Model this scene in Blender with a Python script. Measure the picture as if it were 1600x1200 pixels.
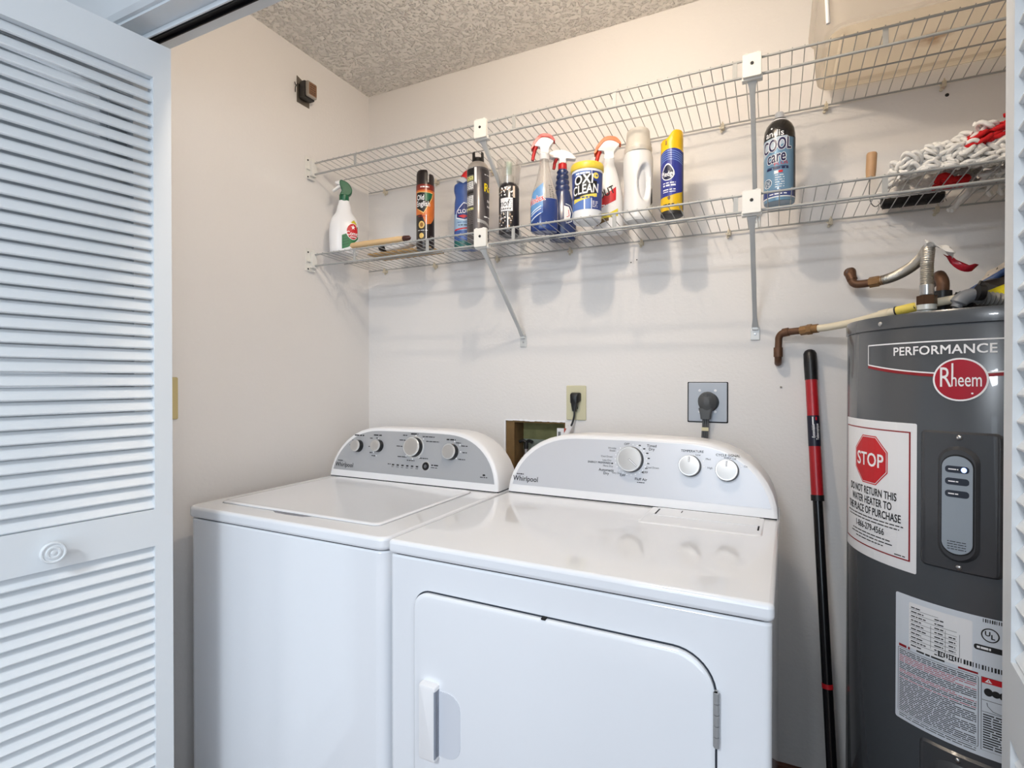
import bpy, bmesh, math, random
from mathutils import Vector, Matrix
random.seed(7)
S = bpy.context.scene
COL = S.collection
for o in list(bpy.data.objects):
    bpy.data.objects.remove(o, do_unlink=True)

# ------------------------------------------------------------------ camera, world, lights, exposure
cam_data = bpy.data.cameras.new('camera')
cam = bpy.data.objects.new('camera', cam_data); COL.objects.link(cam)
cam_data.sensor_width = 36.0; cam_data.sensor_fit = 'HORIZONTAL'
cam_data.lens = 840.8 / 1600 * 36
cam_data.clip_start = 0.02
cam.location = (1.5352, -1.7802, 1.25)
cam.rotation_euler = (math.radians(90 - 0.387), 0, math.radians(25.889))
S.camera = cam

W = bpy.data.worlds.new('world'); S.world = W; W.use_nodes = True
W.node_tree.nodes['Background'].inputs[0].default_value = (0.80, 0.88, 1.0, 1)
W.node_tree.nodes['Background'].inputs[1].default_value = 0.25


def area(name, loc, rot, sx, sy, power, col):
    l = bpy.data.lights.new(name, 'AREA'); l.shape = 'RECTANGLE'; l.size = sx; l.size_y = sy
    l.energy = power; l.color = col
    o = bpy.data.objects.new(name, l); COL.objects.link(o); o.location = loc; o.rotation_euler = rot
    return o


# daylight from the window wall of the room behind the camera
area('window_daylight', (1.9, -4.7, 1.45), (math.radians(90), 0, 0), 2.9, 1.9, 46, (0.74, 0.87, 1.0))
# unseen fill light added at the right to brighten the left door and wall
area('side_fill_light', (3.56, -2.9, 1.5), (math.radians(90), 0, math.radians(90)), 1.4, 1.5, 23, (0.82, 0.91, 1.0))
# ceiling light of the room outside the closet
area('room_ceiling_light', (1.1, -3.2, 2.37), (0, 0, 0), 0.40, 0.40, 50, (0.88, 0.94, 1.0))
# warm bulb inside the closet, above the door header
pl = bpy.data.lights.new('closet_bulb', 'POINT'); pl.energy = 13.0; pl.color = (1.0, 0.825, 0.64); pl.shadow_soft_size = 0.022
po = bpy.data.objects.new('closet_bulb', pl); COL.objects.link(po); po.location = (1.145, -0.92, 2.29)

S.view_settings.view_transform = 'Standard'
S.view_settings.look = 'None'
S.view_settings.gamma = 1.0
S.view_settings.use_curve_mapping = False
S.view_settings.exposure = 0.17

# ------------------------------------------------------------------ materials


def lin(c):
    r = []
    for v in c[:3]:
        v = v / 255.0
        r.append(v / 12.92 if v <= 0.04045 else ((v + 0.055) / 1.055) ** 2.4)
    return (r[0], r[1], r[2], 1.0)


MATS = {}


def mat(name, rgb, rough=0.5, metal=0.0, coat=0.0, bump=None, var=0.0, vscale=8.0, trans=0.0, emit=0.0, alpha=1.0, spec=None):
    if name in MATS:
        return MATS[name]
    m = bpy.data.materials.new(name); m.use_nodes = True
    nt = m.node_tree; b = nt.nodes['Principled BSDF']
    b.inputs['Base Color'].default_value = lin(rgb)
    b.inputs['Roughness'].default_value = rough
    b.inputs['Metallic'].default_value = metal
    b.inputs['Coat Weight'].default_value = coat
    b.inputs['Transmission Weight'].default_value = trans
    b.inputs['Alpha'].default_value = alpha
    if spec is not None:
        b.inputs['Specular IOR Level'].default_value = spec
    if emit:
        b.inputs['Emission Color'].default_value = lin(rgb); b.inputs['Emission Strength'].default_value = emit
    tc = nt.nodes.new('ShaderNodeTexCoord')
    if var:
        n = nt.nodes.new('ShaderNodeTexNoise'); n.inputs['Scale'].default_value = vscale; n.inputs['Detail'].default_value = 6
        nt.links.new(tc.outputs['Object'], n.inputs['Vector'])
        mx = nt.nodes.new('ShaderNodeMix'); mx.data_type = 'RGBA'
        c = lin(rgb)
        mx.inputs[6].default_value = tuple(max(0, v * (1 - var)) for v in c[:3]) + (1,)
        mx.inputs[7].default_value = tuple(min(1, v * (1 + var)) for v in c[:3]) + (1,)
        nt.links.new(n.outputs['Fac'], mx.inputs[0]); nt.links.new(mx.outputs[2], b.inputs['Base Color'])
    if bump:
        sc, st, dist = bump
        n2 = nt.nodes.new('ShaderNodeTexNoise'); n2.inputs['Scale'].default_value = sc; n2.inputs['Detail'].default_value = 3
        nt.links.new(tc.outputs['Object'], n2.inputs['Vector'])
        bp = nt.nodes.new('ShaderNodeBump'); bp.inputs['Strength'].default_value = st; bp.inputs['Distance'].default_value = dist
        nt.links.new(n2.outputs['Fac'], bp.inputs['Height']); nt.links.new(bp.outputs['Normal'], b.inputs['Normal'])
    MATS[name] = m
    return m


M_WALL = mat('wall_paint', (231, 228, 226), 0.55, bump=(95, 0.22, 0.004))
M_CEIL = mat('ceiling_texture', (244, 240, 234), 0.8)
nt = M_CEIL.node_tree; tc = nt.nodes.new('ShaderNodeTexCoord')
vor = nt.nodes.new('ShaderNodeTexNoise'); vor.inputs['Scale'].default_value = 115; vor.inputs['Detail'].default_value = 1.0; vor.inputs['Roughness'].default_value = 0.4
rmp = nt.nodes.new('ShaderNodeValToRGB'); rmp.color_ramp.elements[0].position = 0.50; rmp.color_ramp.elements[1].position = 0.70
bp = nt.nodes.new('ShaderNodeBump'); bp.inputs['Strength'].default_value = 1.0; bp.inputs['Distance'].default_value = 0.008
nt.links.new(tc.outputs['Object'], vor.inputs['Vector']); nt.links.new(vor.outputs['Fac'], rmp.inputs[0])
nt.links.new(rmp.outputs[0], bp.inputs['Height']); nt.links.new(bp.outputs['Normal'], nt.nodes['Principled BSDF'].inputs['Normal'])
M_FLOOR = mat('carpet_brown', (92, 62, 44), 0.95, bump=(300, 0.6, 0.004), var=0.3, vscale=90)
M_DOOR = mat('door_paint', (222, 227, 231), 0.38, bump=(220, 0.05, 0.001))
M_TRIM = mat('trim_paint', (220, 226, 231), 0.35)
M_TRACK = mat('track_metal', (32, 32, 34), 0.45, 0.6)
M_WHITE = mat('appliance_enamel', (238, 241, 246), 0.11, coat=0.5)
M_WPLASTIC = mat('white_plastic', (238, 238, 240), 0.28)
M_PANELW = mat('silver_panel_dark', (178, 180, 184), 0.35, 0.25)
M_PANELD = mat('silver_panel_sheen', (206, 207, 212), 0.3, 0.15)  # dryer panel, its reflection put into a lighter silver than the washer's
M_KNOB = mat('knob_silver', (190, 187, 184), 0.32, 0.45)
M_KRIM = mat('knob_rim_bright', (228, 228, 228), 0.25, 0.4)
M_BLACK = mat('black_plastic', (16, 16, 18), 0.4)
M_GAP = mat('gap_dark', (14, 14, 15), 0.9)
M_INK = mat('ink_black', (26, 26, 28), 0.6)
M_INKW = mat('ink_white', (244, 244, 246), 0.6)
M_WIRE = mat('white_wire_coat', (168, 169, 168), 0.35)
M_CLIP = mat('clip_plastic', (232, 231, 226), 0.4)
M_TANWIRE = mat('clip_aged', (214, 204, 182), 0.5)
M_STEEL = mat('steel', (190, 190, 190), 0.28, 1.0)
M_TANK = mat('heater_enamel', (76, 80, 85), 0.27, 0.1, coat=0.35)
M_TANKP = mat('heater_panel', (66, 68, 72), 0.33, 0.1, coat=0.25)
M_PAPER = mat('label_paper', (236, 237, 240), 0.45)
M_PAPER2 = mat('label_paper_cool', (214, 221, 230), 0.45)
M_RED = mat('label_red', (196, 22, 34), 0.45)
M_DRED = mat('dark_red', (140, 16, 28), 0.5)
M_COPPER = mat('aged_copper', (100, 70, 50), 0.5, 0.4, var=0.35, vscale=60)
M_BRASS = mat('aged_brass', (142, 108, 70), 0.45, 0.5, var=0.25, vscale=50)
M_CPVC = mat('cpvc_cream', (226, 216, 192), 0.4)
M_ALMOND = mat('almond_plastic', (208, 203, 172), 0.4)
M_GREYPL = mat('grey_plate', (172, 177, 185), 0.42, 0.2)
M_CORDG = mat('cord_grey', (82, 84, 86), 0.5)
M_WOODL = mat('wood_light', (216, 184, 138), 0.55, var=0.12, vscale=30)
M_WOODH = mat('wood_handle', (188, 150, 112), 0.5, var=0.15, vscale=40)
M_YARNW = mat('yarn_white', (238, 236, 232), 0.9, bump=(500, 0.6, 0.002))
M_YARNR = mat('yarn_red', (204, 18, 26), 0.85, bump=(500, 0.6, 0.002))

# ------------------------------------------------------------------ mesh helpers


class MB:
    def __init__(s):
        s.bm = bmesh.new()

    def add(s, vs, fs, mi=0):
        bv = [s.bm.verts.new(v) for v in vs]
        for f in fs:
            try:
                bf = s.bm.faces.new([bv[i] for i in f]); bf.material_index = mi
            except ValueError:
                pass
        return bv

    def box(s, x0, x1, y0, y1, z0, z1, mi=0, M=None):
        vs = [Vector((x, y, z)) for z in (z0, z1) for y in (y0, y1) for x in (x0, x1)]
        if M is not None:
            vs = [M @ v for v in vs]
        s.add(vs, [(0, 2, 3, 1), (4, 5, 7, 6), (0, 1, 5, 4), (2, 6, 7, 3), (0, 4, 6, 2), (1, 3, 7, 5)], mi)
        return s

    def prism(s, poly, a, b, axis='z', mi=0, M=None):
        n = len(poly)

        def P(p, t):
            v = {'z': (p[0], p[1], t), 'y': (p[0], t, p[1]), 'x': (t, p[0], p[1])}[axis]
            v = Vector(v)
            return M @ v if M is not None else v
        vs = [P(p, a) for p in poly] + [P(p, b) for p in poly]
        fs = [tuple(range(n))[::-1], tuple(range(n, 2 * n))] + [(i, (i + 1) % n, n + (i + 1) % n, n + i) for i in range(n)]
        s.add(vs, fs, mi)
        return s

    def rings(s, rs, cap=(True, True), closed=True, mi=0):
        n = len(rs[0]); vs = [v for r in rs for v in r]; fs = []
        for k in range(len(rs) - 1):
            for i in range(n if closed else n - 1):
                j = (i + 1) % n
                fs.append((k * n + i, k * n + j, (k + 1) * n + j, (k + 1) * n + i))
        if cap[0]:
            fs.append(tuple(range(n))[::-1])
        if cap[1]:
            fs.append(tuple(range((len(rs) - 1) * n, len(rs) * n)))
        s.add(vs, fs, mi)
        return s

    def lathe(s, prof, seg=32, M=None, mi=0, cap=(True, True)):
        rs = []
        for r, z in prof:
            ring = [Vector((r * math.cos(2 * math.pi * i / seg), r * math.sin(2 * math.pi * i / seg), z)) for i in range(seg)]
            if M is not None:
                ring = [M @ v for v in ring]
            rs.append(ring)
        return s.rings(rs, cap, mi=mi)

    def tube(s, pts, r, seg=8, mi=0, cap=True, flat=1.0):
        pts = [Vector(p) for p in pts]; n = len(pts)
        rr = r if isinstance(r, (list, tuple)) else [r] * n
        up = None; rs = []
        for i in range(n):
            t = (pts[min(i + 1, n - 1)] - pts[max(i - 1, 0)])
            if t.length < 1e-9:
                t = Vector((0, 0, 1))
            t.normalize()
            if up is None:
                a = Vector((0, 0, 1)) if abs(t.z) < 0.9 else Vector((1, 0, 0))
                up = (a - t * a.dot(t)).normalized()
            else:
                up = (up - t * up.dot(t))
                up = up.normalized() if up.length > 1e-6 else t.orthogonal().normalized()
            sd = t.cross(up)
            rs.append([pts[i] + (up * math.cos(2 * math.pi * k / seg) + sd * math.sin(2 * math.pi * k / seg) * flat) * rr[i] for k in range(seg)])
        return s.rings(rs, (cap, cap), mi=mi)

    def build(s, name, mats, parent=None, smooth=40, bevel=0, seg=2, loc=None, rot=None):
        bmesh.ops.recalc_face_normals(s.bm, faces=s.bm.faces)
        me = bpy.data.meshes.new(name); s.bm.to_mesh(me); s.bm.free()
        for m in (mats if isinstance(mats, (list, tuple)) else [mats]):
            me.materials.append(m)
        if smooth:
            for p in me.polygons:
                p.use_smooth = True
            me.set_sharp_from_angle(angle=math.radians(smooth))
        o = bpy.data.objects.new(name, me); COL.objects.link(o)
        if parent is not None:
            o.parent = parent
        if loc is not None:
            o.location = loc
        if rot is not None:
            o.rotation_euler = rot
        if bevel:
            b = o.modifiers.new('bevel', 'BEVEL'); b.width = bevel; b.segments = seg; b.limit_method = 'ANGLE'; b.angle_limit = math.radians(35)
            b.harden_normals = False
        return o


def tag(o, label, cat, group=None, kind=None):
    o['label'] = label; o['category'] = cat
    if group:
        o['group'] = group
    if kind:
        o['kind'] = kind
    return o


def thing(name, label, cat, loc=(0, 0, 0), rz=0.0, group=None):
    o = bpy.data.objects.new(name, None); COL.objects.link(o); o.empty_display_size = 0.05
    o.location = loc; o.rotation_euler = (0, 0, rz)
    return tag(o, label, cat, group)


def struct(o):
    o['kind'] = 'structure'
    return o


def rrect(x0, x1, y0, y1, r, n=6):
    """rounded rectangle; r = one radius or (bottom-left, bottom-right, top-right, top-left)"""
    rs = r if isinstance(r, (tuple, list)) else (r, r, r, r)
    pts = []
    for (cx, cy, a0, k) in ((x0, y0, 180, 0), (x1, y0, 270, 1), (x1, y1, 0, 2), (x0, y1, 90, 3)):
        rad = rs[k]
        ox = cx + (rad if k in (0, 3) else -rad); oy = cy + (rad if k in (0, 1) else -rad)
        if rad <= 0:
            pts.append((cx, cy)); continue
        for i in range(n + 1):
            a = math.radians(a0 + 90 * i / n)
            pts.append((ox + rad * math.cos(a), oy + rad * math.sin(a)))
    return pts


def bez(p0, p1, p2, p3, n=10):
    p0, p1, p2, p3 = map(Vector, (p0, p1, p2, p3)); out = []
    for i in range(n + 1):
        t = i / n; q = 1 - t
        out.append(p0 * q ** 3 + p1 * 3 * q * q * t + p2 * 3 * q * t * t + p3 * t ** 3)
    return out


def smooth_path(pts, n=6):
    """Catmull-Rom through points"""
    P = [Vector(p) for p in pts]; P = [P[0] * 2 - P[1]] + P + [P[-1] * 2 - P[-2]]; out = []
    for i in range(1, len(P) - 2):
        for k in range(n):
            t = k / n; a, b, c, d = P[i - 1], P[i], P[i + 1], P[i + 2]
            out.append(0.5 * ((2 * b) + (c - a) * t + (2 * a - 5 * b + 4 * c - d) * t * t + (3 * b - a - 3 * c + d) * t ** 3))
    out.append(P[-2])
    return out


def round_poly(pts, n=4):
    """closed Catmull-Rom smoothing of a 2D outline"""
    m = len(pts); out = []
    for i in range(m):
        a, b, c, d = (Vector(pts[(i + k) % m]) for k in (-1, 0, 1, 2))
        for k in range(n):
            t = k / n
            q = 0.5 * ((2 * b) + (c - a) * t + (2 * a - 5 * b + 4 * c - d) * t * t + (3 * b - a - 3 * c + d) * t ** 3)
            out.append((q.x, q.y))
    return out


_TX = {}


def tmesh(text, size, bold=0.0, shear=0.0, align='CENTER'):
    key = (text, bold, shear, align)
    if key not in _TX:
        cu = bpy.data.curves.new('t', 'FONT'); cu.body = text; cu.size = 1.0; cu.align_x = align; cu.align_y = 'CENTER'
        cu.shear = shear; cu.space_character = 1.0 + 1.6 * max(0.0, min(bold, 0.03) - 0.004); cu.resolution_u = 3
        o = bpy.data.objects.new('t', cu); COL.objects.link(o)
        dg = bpy.context.evaluated_depsgraph_get(); dg.update()
        me = bpy.data.meshes.new_from_object(o.evaluated_get(dg))
        _TX[key] = ([tuple(v.co[:2]) for v in me.vertices], [tuple(p.vertices) for p in me.polygons])
        bpy.data.objects.remove(o, do_unlink=True); bpy.data.meshes.remove(me); bpy.data.curves.remove(cu)
    v, f = _TX[key]
    return [(a * size, b * size) for a, b in v], f


class Decal:
    """flat print laid onto a surface: fn(x, y, eps) gives the 3D point"""

    def __init__(s):
        s.items = []

    def raw(s, vs, fs, m, layer):
        s.items.append((vs, fs, m, layer)); return s

    def poly(s, pts, m, layer=1):
        return s.raw(list(pts), [tuple(range(len(pts)))], m, layer)

    def rect(s, x0, x1, y0, y1, m, layer=1):
        return s.poly([(x0, y0), (x1, y0), (x1, y1), (x0, y1)], m, layer)

    def ell(s, cx, cy, rx, ry, m, layer=1, n=28):
        return s.poly([(cx + rx * math.cos(2 * math.pi * i / n), cy + ry * math.sin(2 * math.pi * i / n)) for i in range(n)], m, layer)

    def stroke(s, pts, w, m, layer=1, closed=False):
        n = len(pts)
        L = []; R = []
        for i in range(n):
            a = Vector(pts[(i - 1) % n] if closed or i > 0 else pts[i]); b = Vector(pts[(i + 1) % n] if closed or i < n - 1 else pts[i])
            t = (b - a).normalized(); nn = Vector((-t.y, t.x)) * w / 2; p = Vector(pts[i])
            L.append(tuple(p + nn)); R.append(tuple(p - nn))
        vs = L + R
        fs = [(i, (i + 1) % n, n + (i + 1) % n, n + i) for i in range(n if closed else n - 1)]
        return s.raw(vs, fs, m, layer)

    def text(s, t, x, y, size, m, layer=2, bold=0.0, xs=1.0, shear=0.0, rot=0.0, align='CENTER'):
        v, f = tmesh(t, size, bold, shear, align)
        c, sn = math.cos(rot), math.sin(rot)
        offs = [(0, 0)]
        if bold > 0:
            n = 4 if bold < 0.03 else 8
            offs += [(bold * size * math.cos(2 * math.pi * i / n + 0.785), bold * size * math.sin(2 * math.pi * i / n + 0.785)) for i in range(n)]
        for k_, (ox, oy) in enumerate(offs):
            s.raw([(x + ox + c * a * xs - sn * b, y + oy + sn * a * xs + c * b) for a, b in v], f, m, layer + 0.12 * k_)
        return s

    def lines(s, x0, x1, y, h, m, layer=2, word=0.012, gap=0.003, rng=random):
        x = x0
        while x < x1 - 0.001:
            w = min(word * rng.uniform(0.4, 1.4), x1 - x)
            s.rect(x, x + w, y - h / 2, y + h / 2, m, layer); x += w + gap
        return s

    def build(s, name, parent, fn, cut=None, eps=0.0004, step=0.00018, cuty=None):
        mats = []; out = MB()
        for vs, fs, m, layer in s.items:
            if m not in mats:
                mats.append(m)
            mi = mats.index(m)
            bm = bmesh.new(); bv = [bm.verts.new((v[0], v[1], 0)) for v in vs]
            for f in fs:
                if len(set(f)) > 2:
                    try:
                        bm.faces.new([bv[i] for i in f])
                    except ValueError:
                        pass
            for ax, c in ((0, cut), (1, cuty)):
                if c and bm.verts:
                    lo = min(v[ax] for v in vs); hi = max(v[ax] for v in vs)
                    k = math.floor(lo / c) + 1
                    while k * c < hi:
                        co = [0, 0, 0]; co[ax] = k * c; no = [0, 0, 0]; no[ax] = 1
                        bmesh.ops.bisect_plane(bm, geom=bm.verts[:] + bm.edges[:] + bm.faces[:], plane_co=co, plane_no=no)
                        k += 1
            if cut or cuty:
                bmesh.ops.triangulate(bm, faces=[f for f in bm.faces if len(f.verts) > 4])
            bm.verts.index_update()
            e = eps + step * layer
            out.add([fn(v.co.x, v.co.y, e) for v in bm.verts], [tuple(v.index for v in f.verts) for f in bm.faces], mi)
            bm.free()
        # keep windings facing outward by comparing with the surface normal at centre
        me = bpy.data.meshes.new(name); out.bm.normal_update()
        for f in list(out.bm.faces):
            c = f.calc_center_median()
            if len(f.verts) > 2:
                pass
        out.bm.to_mesh(me); out.bm.free()
        for m in mats:
            me.materials.append(m)
        o = bpy.data.objects.new(name, me); COL.objects.link(o); o.parent = parent
        return o


class Loft:
    """vertical body from (z, rx, ry, cx, cy) sections; angle 0 faces local -y, positive to +x"""

    def __init__(s, secs, power=2.0, dent=None):
        s.secs = [tuple(q) + (0.0,) * (5 - len(q)) for q in secs]; s.pw = power; s.dent = dent

    def sec(s, z):
        S_ = s.secs
        if z <= S_[0][0]:
            return S_[0]
        for a, b in zip(S_, S_[1:]):
            if a[0] <= z <= b[0]:
                t = (z - a[0]) / (b[0] - a[0]) if b[0] > a[0] else 0
                return tuple(a[i] + (b[i] - a[i]) * t for i in range(5))
        return S_[-1]

    def pt(s, th, z, eps=0.0, sec=None):
        _, rx, ry, cx, cy = sec or s.sec(z)
        sx, sy = math.sin(th), math.cos(th)
        e = 2.0 / s.pw
        x = math.copysign(abs(sx) ** e, sx); y = math.copysign(abs(sy) ** e, sy)
        k = 1.0 if s.dent is None else 1 - s.dent(th, z)
        return Vector((cx + (rx * k + eps) * x, cy - (ry * k + eps) * y, z))

    def mesh(s, mb, seg=40, mi=0, dz=None):
        zs = []
        for a, b in zip(s.secs, s.secs[1:]):
            n = 1 if not dz else max(1, int((b[0] - a[0]) / dz))
            for k in range(n):
                t = k / n; zs.append(tuple(a[i] + (b[i] - a[i]) * t for i in range(5)))
        zs.append(s.secs[-1])
        rs = [[s.pt(2 * math.pi * i / seg, q[0], 0, q) for i in range(seg)] for q in zs]
        mb.rings(rs, mi=mi)
        return mb

    def map(s, R, th0=0.0):
        return lambda x, y, e: s.pt(th0 + x / R, y, e)


def smooth_secs(ctrl, n=5):
    """Catmull-Rom densification of loft sections"""
    P = [Vector(c[:3]) for c in ctrl]; P = [P[0]] + P + [P[-1]]; out = []
    for i in range(1, len(P) - 2):
        for k in range(n):
            t = k / n; a, b, c, d = P[i - 1], P[i], P[i + 1], P[i + 2]
            v = 0.5 * ((2 * b) + (c - a) * t + (2 * a - 5 * b + 4 * c - d) * t * t + (3 * b - a - 3 * c + d) * t ** 3)
            out.append((b[0] + (c[0] - b[0]) * t, v[1], v[2]))
    out.append(tuple(P[-2]))
    return out


RX = lambda a: Matrix.Rotation(a, 4, 'X')
RY = lambda a: Matrix.Rotation(a, 4, 'Y')
RZ = lambda a: Matrix.Rotation(a, 4, 'Z')
TR = lambda *v: Matrix.Translation(Vector(v))
CAMXY = (1.5352, -1.7802)

# ================================================================== ROOM
HX0, HX1, HZ0, HZ1 = 0.645, 0.879, 0.86, 1.104       # hole for the washer supply box in the back wall
XR = 2.32
HC = 2.44
mb = MB()
for (a, b, c, d) in ((-0.1, HX0, 0, HC), (HX1, XR + 0.1, 0, HC), (HX0, HX1, 0, HZ0), (HX0, HX1, HZ1, HC)):
    mb.box(a, b, 0, 0.1, c, d)
struct(mb.build('wall_back', M_WALL, smooth=0))
struct(MB().box(-0.1, 0, -0.967, 0, 0, HC).build('wall_left', M_WALL, smooth=0))
struct(MB().box(XR, XR + 0.1, -0.967, 0, 0, HC).build('wall_right', M_WALL, smooth=0))
HDZ = 2.05
mb = MB()
mb.box(-1.3, 0.165, -1.07, -0.967, 0, HC); mb.box(1.885, 3.6, -1.07, -0.967, 0, HC)
mb.box(0.165, 1.885, -1.07, -0.967, HDZ, HC)
struct(mb.build('wall_front', M_TRIM, smooth=0))
struct(MB().box(-1.3, 3.6, -4.9, 0.1, HC, HC + 0.08).build('ceiling', M_CEIL, smooth=0))
struct(MB().box(-1.3, 3.6, -4.9, 0.1, -0.08, 0).build('floor', M_FLOOR, smooth=0))
struct(MB().box(-1.4, -1.3, -4.9, -1.07, 0, HC).build('wall_room_left', M_WALL, smooth=0))
struct(MB().box(3.6, 3.7, -4.9, -1.07, 0, HC).build('wall_room_right', M_WALL, smooth=0))
# casing boards on the room side of the opening
mb = MB()
mb.prism([(-1.07, 2.056), (-1.078, 2.056), (-1.086, 2.064), (-1.086, 2.118), (-1.07, 2.124)], 0.09, 1.96, axis='x')
struct(mb.build('trim_1', M_TRIM, smooth=0))
struct(MB().box(0.09, 0.158, -1.086, -1.07, 0, 2.055).build('trim_2', M_TRIM, smooth=0, bevel=0.003))
struct(MB().box(1.892, 1.96, -1.086, -1.07, 0, 2.055).build('trim_3', M_TRIM, smooth=0, bevel=0.003))
struct(MB().box(0.0, XR, -0.014, -0.0003, 0.0, 0.118).build('baseboard_back', mat('baseboard_brown', (104, 62, 44), 0.6, var=0.3, vscale=20), smooth=0, bevel=0.003))
# bifold door track under the header
mb = MB()
mb.box(0.166, 1.884, -1.0275, -1.0240, 2.0385, 2.0495); mb.box(0.166, 1.884, -1.0005, -0.998, 2.0410, 2.0495, mi=1)
mb.box(0.166, 1.884, -1.0240, -1.0005, 2.0475, 2.0495, mi=1)
mb.tube([(0.17, -1.016, 2.044), (1.88, -1.016, 2.044)], 0.0022, 6, mi=1)
tr = mb.build('door_track', [M_TRIM, M_TRACK], smooth=0)
tag(tr, 'dark metal sliding track under the closet header above the louvered doors', 'door track')

# ------------------------------------------------------------------ bifold louvered doors
PW, PT = 0.434, 0.028


def louver_door(name, lead, ang, sign, second, zoff=0.0):
    """lead = (x, y) of the leading edge of the front face; ang = heading of the panel from -y; sign = side of the body"""
    root = bpy.data.objects.new(name, None); COL.objects.link(root); root['kind'] = 'structure'

    def panel(px, py, a, knob, sg):
        ex = Vector((math.sin(a), -math.cos(a), 0)); ey = Vector((-ex.y, ex.x, 0)) * (1 if sg > 0 else 1)
        M = Matrix(((ex.x, ey.x, 0, px), (ex.y, ey.y, 0, py), (0, 0, 1, zoff), (0, 0, 0, 1)))
        y0, y1 = (-PT, 0) if sg > 0 else (0, PT)
        st = 0.037
        f = MB()
        f.box(0, st, y0, y1, 0.018, 2.016, M=M); f.box(PW - st, PW, y0, y1, 0.018, 2.016, M=M)
        for z0, z1 in ((0.018, 0.2), (0.874, 0.957), (1.935, 2.016)):
            f.box(st, PW - st, y0, y1, z0, z1, M=M)
        fr = f.build('panel_frame', M_DOOR, root, smooth=0)
        sl = MB()
        for z0, z1 in ((0.2, 0.874), (0.957, 1.935)):
            n = round((z1 - z0) / 0.028); p = (z1 - z0) / n
            for i in range(n):
                zc = z0 + p * (i + 0.5)
                s_ = 1 if sg > 0 else -1
                yc = (y0 + y1) / 2
                # slat cross-section: front edge low, back edge high
                d = Vector((s_ * 0.0080, -0.0119)); nrm = Vector((d.y, -d.x)).normalized() * 0.0030
                c = Vector((yc + s_ * 0.001, zc))
                pts = [c + d + nrm, c + d - nrm, c - d - nrm, c - d + nrm]
                sl.prism([tuple(q) for q in pts], st - 0.002, PW - st + 0.002, axis='x', M=M)
        sl.build('louver_slats', M_DOOR, fr, smooth=0, bevel=0.0012, seg=1)
        if knob:
            k = MB()
            s_ = 1 if sg > 0 else -1
            KM = M @ TR(0.226, 0, 0.913) @ RX(-math.pi / 2 * s_)
            k.lathe([(0.013, 0), (0.011, 0.006), (0.0105, 0.014), (0.018, 0.018), (0.0215, 0.022), (0.0215, 0.026), (0.0195, 0.0285), (0.0175, 0.0285), (0.0165, 0.0265),
                     (0.0125, 0.0265), (0.0115, 0.0290), (0.0085, 0.0290), (0.0078, 0.0270), (0.0045, 0.0270), (0.0035, 0.0295), (0.0005, 0.0300)], 32, KM)
            k.build('door_knob', M_DOOR, root, smooth=35)
    panel(lead[0], lead[1], ang, True, sign)
    panel(*second)
    return root


d1 = louver_door('door_1', (0.279, -1.0), math.radians(-8.66), 1, (0.199, -1.0, math.radians(-2.6), False, 1))
d2 = louver_door('door_2', (1.767, -1.0), math.radians(-6.2), 1 * -1, (1.852, -1.0, math.radians(-12), False, -1), zoff=-0.006)
d1['label'] = 'white louvered bifold door folded open at the left with a round ringed knob'
d2['label'] = 'white louvered bifold door folded open beside the water heater'

# ------------------------------------------------------------------ recessed washer supply box
M_STAIN = mat('stained_board', (128, 126, 84), 0.85, var=0.55, vscale=22)
M_STUD = mat('stud_wood', (118, 92, 56), 0.85, var=0.4, vscale=25)
bx = thing('recessed_supply_box', 'stained recessed wall box with water valves behind the dryer console', 'wall box', (HX0, 0.0, HZ0))
wx, hz = HX1 - HX0, HZ1 - HZ0
mb = MB(); mb.box(0.0005, wx - 0.0005, 0.085, 0.0995, 0.0005, hz - 0.0005, mi=0)
mb.box(0.0005, 0.034, 0.004, 0.085, 0.0005, hz - 0.0005, mi=1); mb.box(wx - 0.006, wx - 0.0005, 0.004, 0.085, 0.0005, hz - 0.0005, mi=1)
mb.box(0.034, wx - 0.006, 0.004, 0.085, hz - 0.008, hz - 0.0005, mi=1); mb.box(0.034, wx - 0.006, 0.004, 0.085, 0.0005, 0.02, mi=1)
mb.build('box_lining', [M_STAIN, M_STUD], bx, smooth=0)
mb = MB(); mb.box(0.036, wx - 0.007, 0.0815, 0.0848, 0.05, 0.168)
mb.build('grey_board_patch', mat('grey_patch', (150, 158, 146), 0.8, var=0.3, vscale=30), bx, smooth=0)
mb = MB(); mb.tube([(0.034, -0.003, 0.0), (0.0, -0.003, 0.0)], 0.001, 4)
mb.bm.clear()
# jagged torn paint lip round the cut-out
for i in range(24):
    x = wx * i / 24
    mb.box(x, x + wx / 24, -0.0018, -0.0002, hz - 0.001 - random.uniform(0, .002), hz + random.uniform(0.002, 0.005))
for i in range(18):
    z = hz * i / 18
    mb.box(-random.uniform(0.003, 0.006), 0.0005, -0.0018, -0.0002, z, z + hz / 18)
mb.build('torn_drywall_edge', M_INKW, bx, smooth=0)
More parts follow.
